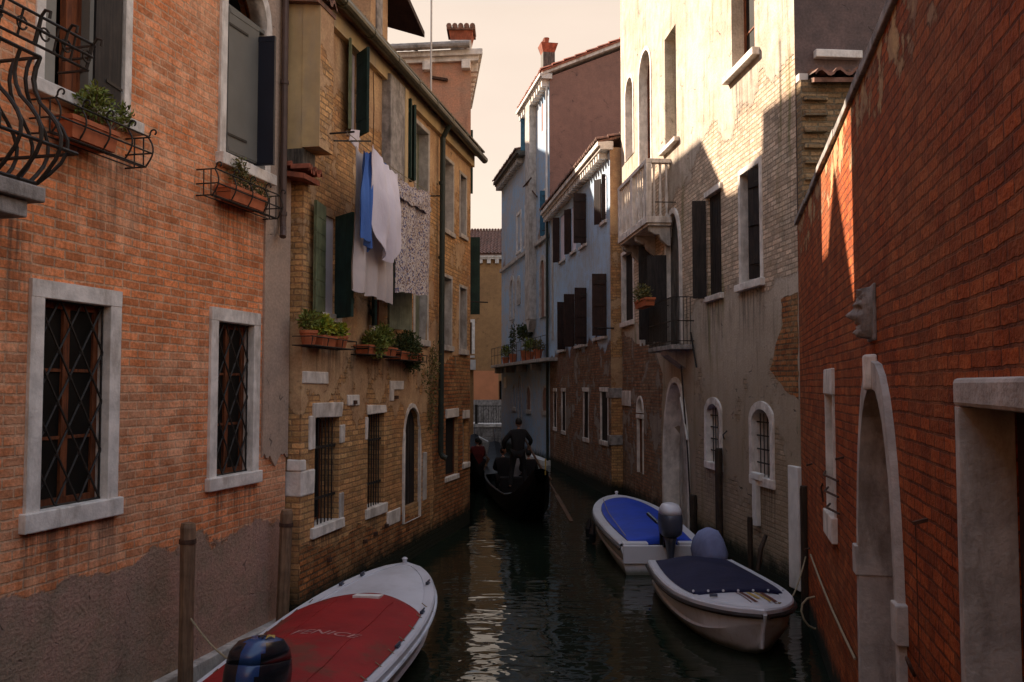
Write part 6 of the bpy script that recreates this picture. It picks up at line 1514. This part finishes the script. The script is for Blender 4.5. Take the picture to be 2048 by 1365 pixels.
# -- navy-covered boat, front right, bow toward the viewer
LN_ = 3.85; hN = math.radians(178)
tn, half, zs, hu = hull('motorboat', 'white motorboat with navy tarpaulin and striped foredeck beside the red wall', 'boat', (2.90, 14.80, 0), hN, LN_, 1.54, .43, .15, [M['hull_white']], blunt=.3, stern_w=.88)
rim(tn, half, zs, LN_, .15, M['gel'])
b = MB()
for s in (-1, 1): b.tube([(s * (half(i / 24) + .03), LN_ * i / 24 + (.02 if i == 24 else 0), zs(i / 24) - .04) for i in range(25)], .032, 6)
b.build_each('rubbing_strake', M['rub'], tn)
deck(tn, half, zs, LN_, .66, .985, M['gel'], .13, .05, .035, name='foredeck')
deck(tn, half, zs, LN_, .02, .71, M['tarp_navy'], .10, .14, .06, n=20, m=12, name='tarpaulin', wrinkle=.05, front=.02)
for (dx, w_, mm, y0, y1) in ((-.17, .045, 'brownmark', 2.80, 3.46), (-.10, .03, 'gold', 2.80, 3.45), (.0, .05, 'gold', 2.80, 3.3), (.09, .05, 'brownmark', 2.80, 3.5), (.15, .02, 'brownmark', 2.80, 3.5)):
    b = MB(); rows = []
    for i in range(9):
        y = y0 + (y1 - y0) * i / 8; u = y / LN_
        def dz(x): s_ = x / max(.05, half(u) - .13); ii = (u - .66) / .325; return zs(u) + .035 + .05 * (1 - s_ * s_) * (.4 + .6 * math.sin(math.pi * min(1, max(0, ii)) ** .8)) + .009
        rows.append([(dx - w_ / 2 - .1, y, dz(dx)), (dx + w_ / 2 - .1, y, dz(dx))])
    b.grid(rows); b.build('stripe', M[mm], tn)
b = MB()
for i in range(7): x = -.60 + i * .2; b.ball((x, LN_ * .71, zs(.7) + .10), .018, 6, 4)
b.build_each('cover_stud', M['gel'], tn)
b = MB(); b.tube([(.35, 3.0, zs(.8) + .08), (.45, 3.0, zs(.8) + .08)], .02, 6); b.build('cleats', M['motor_grey'], tn)
b = MB(); b.tube([(.93, .35, .5), (1.0, .2, .95), (1.12, .10, 1.05)] if False else [(-.74, 1.2, .55), (-.80, 1.15, .85), (-.90, 1.1, 1.05)], [.035, .04, .03], 8); b.build('stern_post', M['pile_dark'], tn)
o3 = outboard('outboard_motor', 'outboard motor under a lilac-grey cloth cover at the stern of the navy-covered boat', (3.40, 14.95, .33), -hN + .35, 'motor_grey', 'motor_grey', math.radians(24), 1.02, False, covered='tarp_grey')
# mooring rope and coil by the right pile
b = MB(); p0 = Vector((3.3, 11.3, .62)); p1 = Vector((4.15, 12.85, .9))
b.tube([p0.lerp(p1, i / 10) - Vector((0, 0, .22 * math.sin(math.pi * i / 10))) for i in range(11)], .011, 6); r_ = b.build('mooring_rope', M['rope'], None); tag(r_, 'slack mooring rope from the navy-covered boat to the dark pile', 'rope')
b = MB(); b.tube([(.20 * math.cos(a * .5), .20 * math.sin(a * .5), .02 * math.sin(a)) for a in range(13)], .014, 6); r_ = b.build('rope_loop', M['rope'], None); r_.location = (3.95, 11.9, .35); r_.rotation_euler = (math.radians(80), 0, .3); tag(r_, 'loop of rope hanging beside the dark pile by the red wall', 'rope')
b = MB(); b.tube([Vector((-2.55, 8.9, .55)).lerp(Vector((-3.42, 9.62, .9)), i / 8) - Vector((0, 0, .1 * math.sin(math.pi * i / 8))) for i in range(9)], .010, 6); r_ = b.build('mooring_rope', M['rope'], None); tag(r_, 'short mooring rope from the red-covered boat to the banded pile', 'rope')

# ================================================================ gondolas
def gondola(label, P0, P1, L, W, stern_h, bow_h, group, ferro=True):
    d = Vector(P1) - Vector(P0); rz = math.atan2(-d.x, d.y)
    t = empty('gondola', (P0[0], P0[1], 0), rz); tag(t, label, 'gondola', group)
    def half(u): return W / 2 * max(.0, math.sin(math.pi * (u * .94 + .03))) ** .62
    def zs(u): return .50 + (stern_h - .5) * max(0, (.26 - u) / .26) ** 2.0 + (bow_h - .5) * max(0, (u - .76) / .24) ** 2.2
    def zk(u): return -.12 + (stern_h - .22) * max(0, (.22 - u) / .22) ** 1.6 + (bow_h - .3) * max(0, (u - .80) / .20) ** 1.7
    n = 40; rows = []; inner = []
    for i in range(n + 1):
        u = i / n; h = max(.015, half(u)); z = zs(u); k = min(zk(u), z - .05)
        rows.append([(-h, L * u, z), (-h * .93, L * u, k + (z - k) * .45), (-h * .62, L * u, k), (h * .62, L * u, k), (h * .93, L * u, k + (z - k) * .45), (h, L * u, z)])
        inner.append([(h - .04, L * u, z), (h * .8, L * u, z - .12), (h * .55, L * u, max(k + .05, .08)), (-h * .55, L * u, max(k + .05, .08)), (-h * .8, L * u, z - .12), (-(h - .04), L * u, z)] if h > .1 else [(h, L * u, z)] * 3 + [(-h, L * u, z)] * 3)
    b = MB(); b.grid(rows); b.grid([r + [r2[0]] for r, r2 in zip([[x[-1]] for x in rows], inner)]); b.grid([[a[0], c[-1]] for a, c in zip(rows, inner)]); b.grid(inner)
    b.build('hull', M['black'], t)
    # decks at stern and bow
    for (u0, u1, nm) in ((0.0, .27, 'stern_deck'), (.74, 1.0, 'bow_deck')):
        b = MB(); rr = []
        for i in range(13):
            u = u0 + (u1 - u0) * i / 12; h = max(.01, half(u) - .02); rr.append([(h * s, L * u, zs(u) + .05 * (1 - abs(s))) for s in (-1, -.5, 0, .5, 1)])
        b.grid(rr); b.build(nm, M['black'], t)
    if ferro:
        b = MB(); y = L - .02; z = bow_h
        prof = [(0, -.6), (.10, -.35), (.06, 0), (.02, .30), (.10, .44), (.22, .46), (.30, .36), (.22, .24), (.20, .1)]
        b.prism([(0, 0), (.05, 0), (.05, .1)], 0, .01) if False else None
        pts = [(0, -.6), (.08, -.5), (.10, -.2), (.36, -.2), (.36, -.14), (.10, -.13), (.10, -.06), (.36, -.06), (.36, 0), (.10, .01), (.10, .08), (.36, .09), (.36, .15), (.12, .16), (.30, .30), (.26, .44), (.08, .46), (-.02, .3)]
        b.add([(-.012, y + a, z + c) for a, c in pts] + [(.012, y + a, z + c) for a, c in pts], [tuple(range(18)), tuple(range(18, 36))[::-1]] + [(i, (i + 1) % 18, (i + 1) % 18 + 18, i + 18) for i in range(18)])
        b.build('bow_iron', M['motor_grey'], t)
    b = MB(); b.box(-.45, .45, L * .42, L * .52, .12, .40); b.box(-.48, .48, L * .40, L * .42, .12, .78); b.build('seat', M['redcloth'] if False else M['black_cloth'], t, bevel=.04)
    b = MB(); x = half(.26) - .05; b.tube([(x, L * .26, .5), (x + .05, L * .262, .72), (x + .12, L * .255, .88), (x + .06, L * .25, .97)], [.05, .04, .05, .03], 8); b.build('oar_fork', M['pile'], t)
    return t, half, zs
GG = 'gondolas on the canal'
g1, half, zs = gondola('black gondola with a standing gondolier in the middle of the canal', (.66, 20.9), (-.62, 31.7), 10.8, 1.42, 1.36, 1.35, GG)
b = MB(); b.tube([(.12, .05, 1.25), (.12, .02, 1.62)], .018, 6); b.build('stern_staff', M['gold'], g1)
b = MB(); b.tube([(half(i / 30) - .02, 10.6 * i / 30, zs(i / 30) + .02) for i in range(4, 24)], .014, 5); b.tube([(-half(i / 30) + .02, 10.6 * i / 30, zs(i / 30) + .02) for i in range(4, 24)], .014, 5); b.build_each('gunwale_trim', M['iron'], g1)
g2, half2, zs2 = gondola('second dark gondola half hidden behind the corner of the yellow house', (-1.35, 27.6), (-1.55, 37.5), 9.8, 1.3, 1.25, 1.3, GG)

# ================================================================ people
def person(label, loc, rz, joints, radii, edges, clothes, head, skin_ends=(), group=None, scale=1.0, hairstyle='short', hands=()):
    """Body from a skinned skeleton; head, hair, hands and clothing as children."""
    root = empty('person', loc, rz); tag(root, label, 'person', group); root.scale = (scale,) * 3
    def skinned(nm, keys, mat, grow=1.0, sub=2):
        idx = {k: i for i, k in enumerate(keys)}
        me = bpy.data.meshes.new(nm); ed = [(idx[a], idx[c]) for a, c in edges if a in idx and c in idx]
        me.from_pydata([joints[k] for k in keys], ed, []); me.materials.append(mat)
        o = bpy.data.objects.new(nm, me); COL.objects.link(o); o.parent = root
        m = o.modifiers.new('skin', 'SKIN'); m.use_smooth_shade = True
        for i, k in enumerate(keys):
            r = radii[k]; r = r if isinstance(r, tuple) else (r, r); sv = me.skin_vertices[0].data[i]; sv.radius = (r[0] * grow, r[1] * grow); sv.use_root = (i == 0)
        s2 = o.modifiers.new('sub', 'SUBSURF'); s2.levels = sub; s2.render_levels = sub
        return o
    cov_ = {k for c in clothes for k in c[1]} - {'neck'}
    r0 = dict(radii)
    for k in cov_: radii = {**radii, k: (tuple(q * .72 for q in radii[k]) if isinstance(radii[k], tuple) else radii[k] * .72)}
    skinned('body', list(joints.keys()), M['skin'], .93); radii = r0
    for nm, keys, mat, gr in clothes: skinned(nm, keys, M[mat], gr)
    hx, hy, hz, yaw, pitch = head
    b = MB(); b.ball((0, 0, 0), (.078, .098, .118), 16, 12); b.tube([(0, -.095, -.005), (0, -.122, -.02), (0, -.10, -.035)], [.010, .016, .012], 6)
    b.ball((.078, .0, -.01), (.012, .022, .032), 6, 5); b.ball((-.078, .0, -.01), (.012, .022, .032), 6, 5); b.ball((0, -.045, -.085), (.045, .05, .035), 8, 6)
    h = b.build('head', M['skin'], root, smooth=True); h.location = (hx, hy, hz); h.rotation_euler = (pitch, 0, yaw)
    b = MB(); b.ball((.028, -.088, .008), (.012, .008, .008), 6, 4); b.ball((-.028, -.088, .008), (.012, .008, .008), 6, 4); b.build_each('eye', M['black'], h)
    b = MB(); b.box(-.022, .022, -.098, -.088, -.062, -.055); b.build('mouth', M['redmark'], h)
    b = MB(); b.ball((0, .018, .022), (.088, .100, .112), 14, 10); b.build('hair', M['hair'], h, smooth=True, jitter=.004)
    for (pos, dirv, curl, sd) in hands:
        b = MB(); D = Vector(dirv).normalized(); U = Vector((0, 0, 1)); S = D.cross(U); S = S.normalized() if S.length > .1 else Vector((1, 0, 0)); Nn = S.cross(D)
        P = Vector(pos); b.tube([P, P + D * .04, P + D * .085], [.026, .038, .034], 8)
        for i, ln in enumerate((.066, .078, .072, .055)):
            q = P + D * .085 + S * (.027 - i * .018); b.tube([q, q + D * ln * .5 - Nn * curl * .02, q + D * ln * .75 - Nn * curl * .05, q + D * ln * .6 - Nn * curl * .075], [.0095, .009, .0085, .007], 6)
        q = P + D * .03 + S * .035 * sd; b.tube([q, q + S * .03 * sd + D * .03 - Nn * .01, q + S * .02 * sd + D * .055 - Nn * .03], [.012, .010, .008], 6)
        b.build('hand', M['skin'], root)
    return root
# gondolier: seen from behind, leaning to the oar on his right
J = {'pelvis': (0, 0, .98), 'waist': (.0, -.02, 1.12), 'chest': (-.01, -.06, 1.34), 'neck': (-.02, -.09, 1.53), 'nk2': (-.02, -.11, 1.60),
     'shl': (-.19, -.07, 1.47), 'ell': (-.35, -.12, 1.24), 'wrl': (-.30, -.36, 1.10), 'shr': (.18, -.05, 1.46), 'elr': (.37, .02, 1.23), 'wrr': (.36, -.20, 1.02),
     'hpl': (-.10, 0, .93), 'knl': (-.16, -.06, .52), 'anl': (-.19, .04, .09), 'tol': (-.20, -.14, .04), 'hpr': (.10, 0, .93), 'knr': (.16, -.02, .52), 'anr': (.20, .16, .09), 'tor': (.24, .0, .04)}
Rr = {'pelvis': (.15, .12), 'waist': (.145, .11), 'chest': (.18, .125), 'neck': .062, 'nk2': .055, 'shl': .075, 'ell': .052, 'wrl': .034, 'shr': .075, 'elr': .052, 'wrr': .034,
      'hpl': .098, 'knl': .065, 'anl': .045, 'tol': .04, 'hpr': .098, 'knr': .065, 'anr': .045, 'tor': .04}
E = [('pelvis', 'waist'), ('waist', 'chest'), ('chest', 'neck'), ('neck', 'nk2'), ('chest', 'shl'), ('shl', 'ell'), ('ell', 'wrl'), ('chest', 'shr'), ('shr', 'elr'), ('elr', 'wrr'),
     ('pelvis', 'hpl'), ('hpl', 'knl'), ('knl', 'anl'), ('anl', 'tol'), ('pelvis', 'hpr'), ('hpr', 'knr'), ('knr', 'anr'), ('anr', 'tor')]
gp = at(1036, 950, 23.4)
gz = .66
pers = person('gondolier in black jacket and trousers standing at the stern, seen from behind', (gp.x, 23.4, gz), math.pi, J, Rr, E,
    [('jacket', ['waist', 'pelvis', 'chest', 'neck', 'shl', 'ell', 'wrl', 'shr', 'elr', 'wrr'], 'black_cloth', 1.22), ('trousers', ['pelvis', 'hpl', 'knl', 'anl', 'hpr', 'knr', 'anr'], 'black_cloth', 1.16), ('shoe', ['anl', 'tol'], 'black', 1.25), ('shoe', ['anr', 'tor'], 'black', 1.25)],
    (-.02, -.12, 1.72, 0, .15), group=None, scale=.985, hands=[((-.30, -.37, 1.09), (.2, -.8, -.3), 1, 1), ((.36, -.21, 1.01), (-.1, -.9, -.2), 1, -1)])
ow = Vector((gp.x + .42, 23.15, 1.72)); b = MB()
q0 = at(1056, 890, 23.6); q1 = at(1078, 948, 22.6); q2 = at(1135, 1030, 20.4); q0 = Vector(q0); q2 = Vector((q2.x, q2.y, -.25)) if False else Vector(q2)
dr = (q2 - q0).normalized(); b.tube([q0 - dr * .3, q0 + (q2 - q0) * .5, q2 - dr * .9], [.026, .03, .026], 8)
Mq = q2
b.bar(q2 - dr * .9, q2 + dr * .3, .09, .03); oa = b.build('oar', M['oar'], None); tag(oa, 'long orange-brown wooden oar slanting from the gondolier into the water', 'oar')
# seated passengers
def seated(label, loc, rz, top, legs, hs=1.0, lean=0.0, extra=None):
    J = {'pelvis': (0, 0, .12), 'waist': (0, .02, .28), 'chest': (0, .04 + lean, .50), 'neck': (0, .02 + lean, .68), 'nk2': (0, .0 + lean, .74), 'shl': (-.18, .03 + lean, .62), 'ell': (-.24, -.05, .38), 'wrl': (-.16, -.25, .30), 'shr': (.18, .03 + lean, .62), 'elr': (.24, -.05, .38), 'wrr': (.16, -.25, .30),
         'hpl': (-.10, -.03, .10), 'knl': (-.13, -.42, .16), 'anl': (-.13, -.44, -.25), 'tol': (-.13, -.60, -.28), 'hpr': (.10, -.03, .10), 'knr': (.13, -.42, .16), 'anr': (.13, -.44, -.25), 'tor': (.13, -.60, -.28)}
    return person(label, loc, rz, J, Rr, E, [('jacket', ['waist', 'pelvis', 'chest', 'neck', 'shl', 'ell', 'wrl', 'shr', 'elr', 'wrr'], top, 1.22), ('trousers', ['pelvis', 'hpl', 'knl', 'anl', 'hpr', 'knr', 'anr'], legs, 1.16)],
        (0, -.01 + lean, .86, 0, 0), scale=hs, hands=[((-.16, -.26, .30), (.3, -.9, 0), .6, 1), ((.16, -.26, .30), (-.3, -.9, 0), .6, -1)])
def gpt(t_, x, y): 
    m = Matrix.Rotation(t_.rotation_euler.z, 3, 'Z') @ Vector((x, y, 0)); return m + t_.location
p = gpt(g1, -.34, 4.9); seated('passenger in dark coat seated at the left of the gondola', (p.x, p.y, .60), math.pi + .1, 'black_cloth', 'black_cloth')
p = gpt(g1, .10, 5.3); seated('passenger in pale coat seated in front of the gondolier', (p.x, p.y, .60), math.pi - .2, 'whitecloth', 'black_cloth', .95)
p = gpt(g1, .38, 4.8); seated('passenger in dark coat seated at the right of the gondola', (p.x, p.y, .58), math.pi, 'black_cloth', 'black_cloth', .95)
p = gpt(g2, .25, 2.6); seated('person in red jacket seated in the second gondola by the corner', (p.x, p.y, .62), math.pi + .3, 'redcloth', 'black_cloth')
p = gpt(g2, .30, 4.2); seated('person in white top seated further along the second gondola', (p.x, p.y, .5), math.pi - .5, 'whitecloth', 'black_cloth', .95)
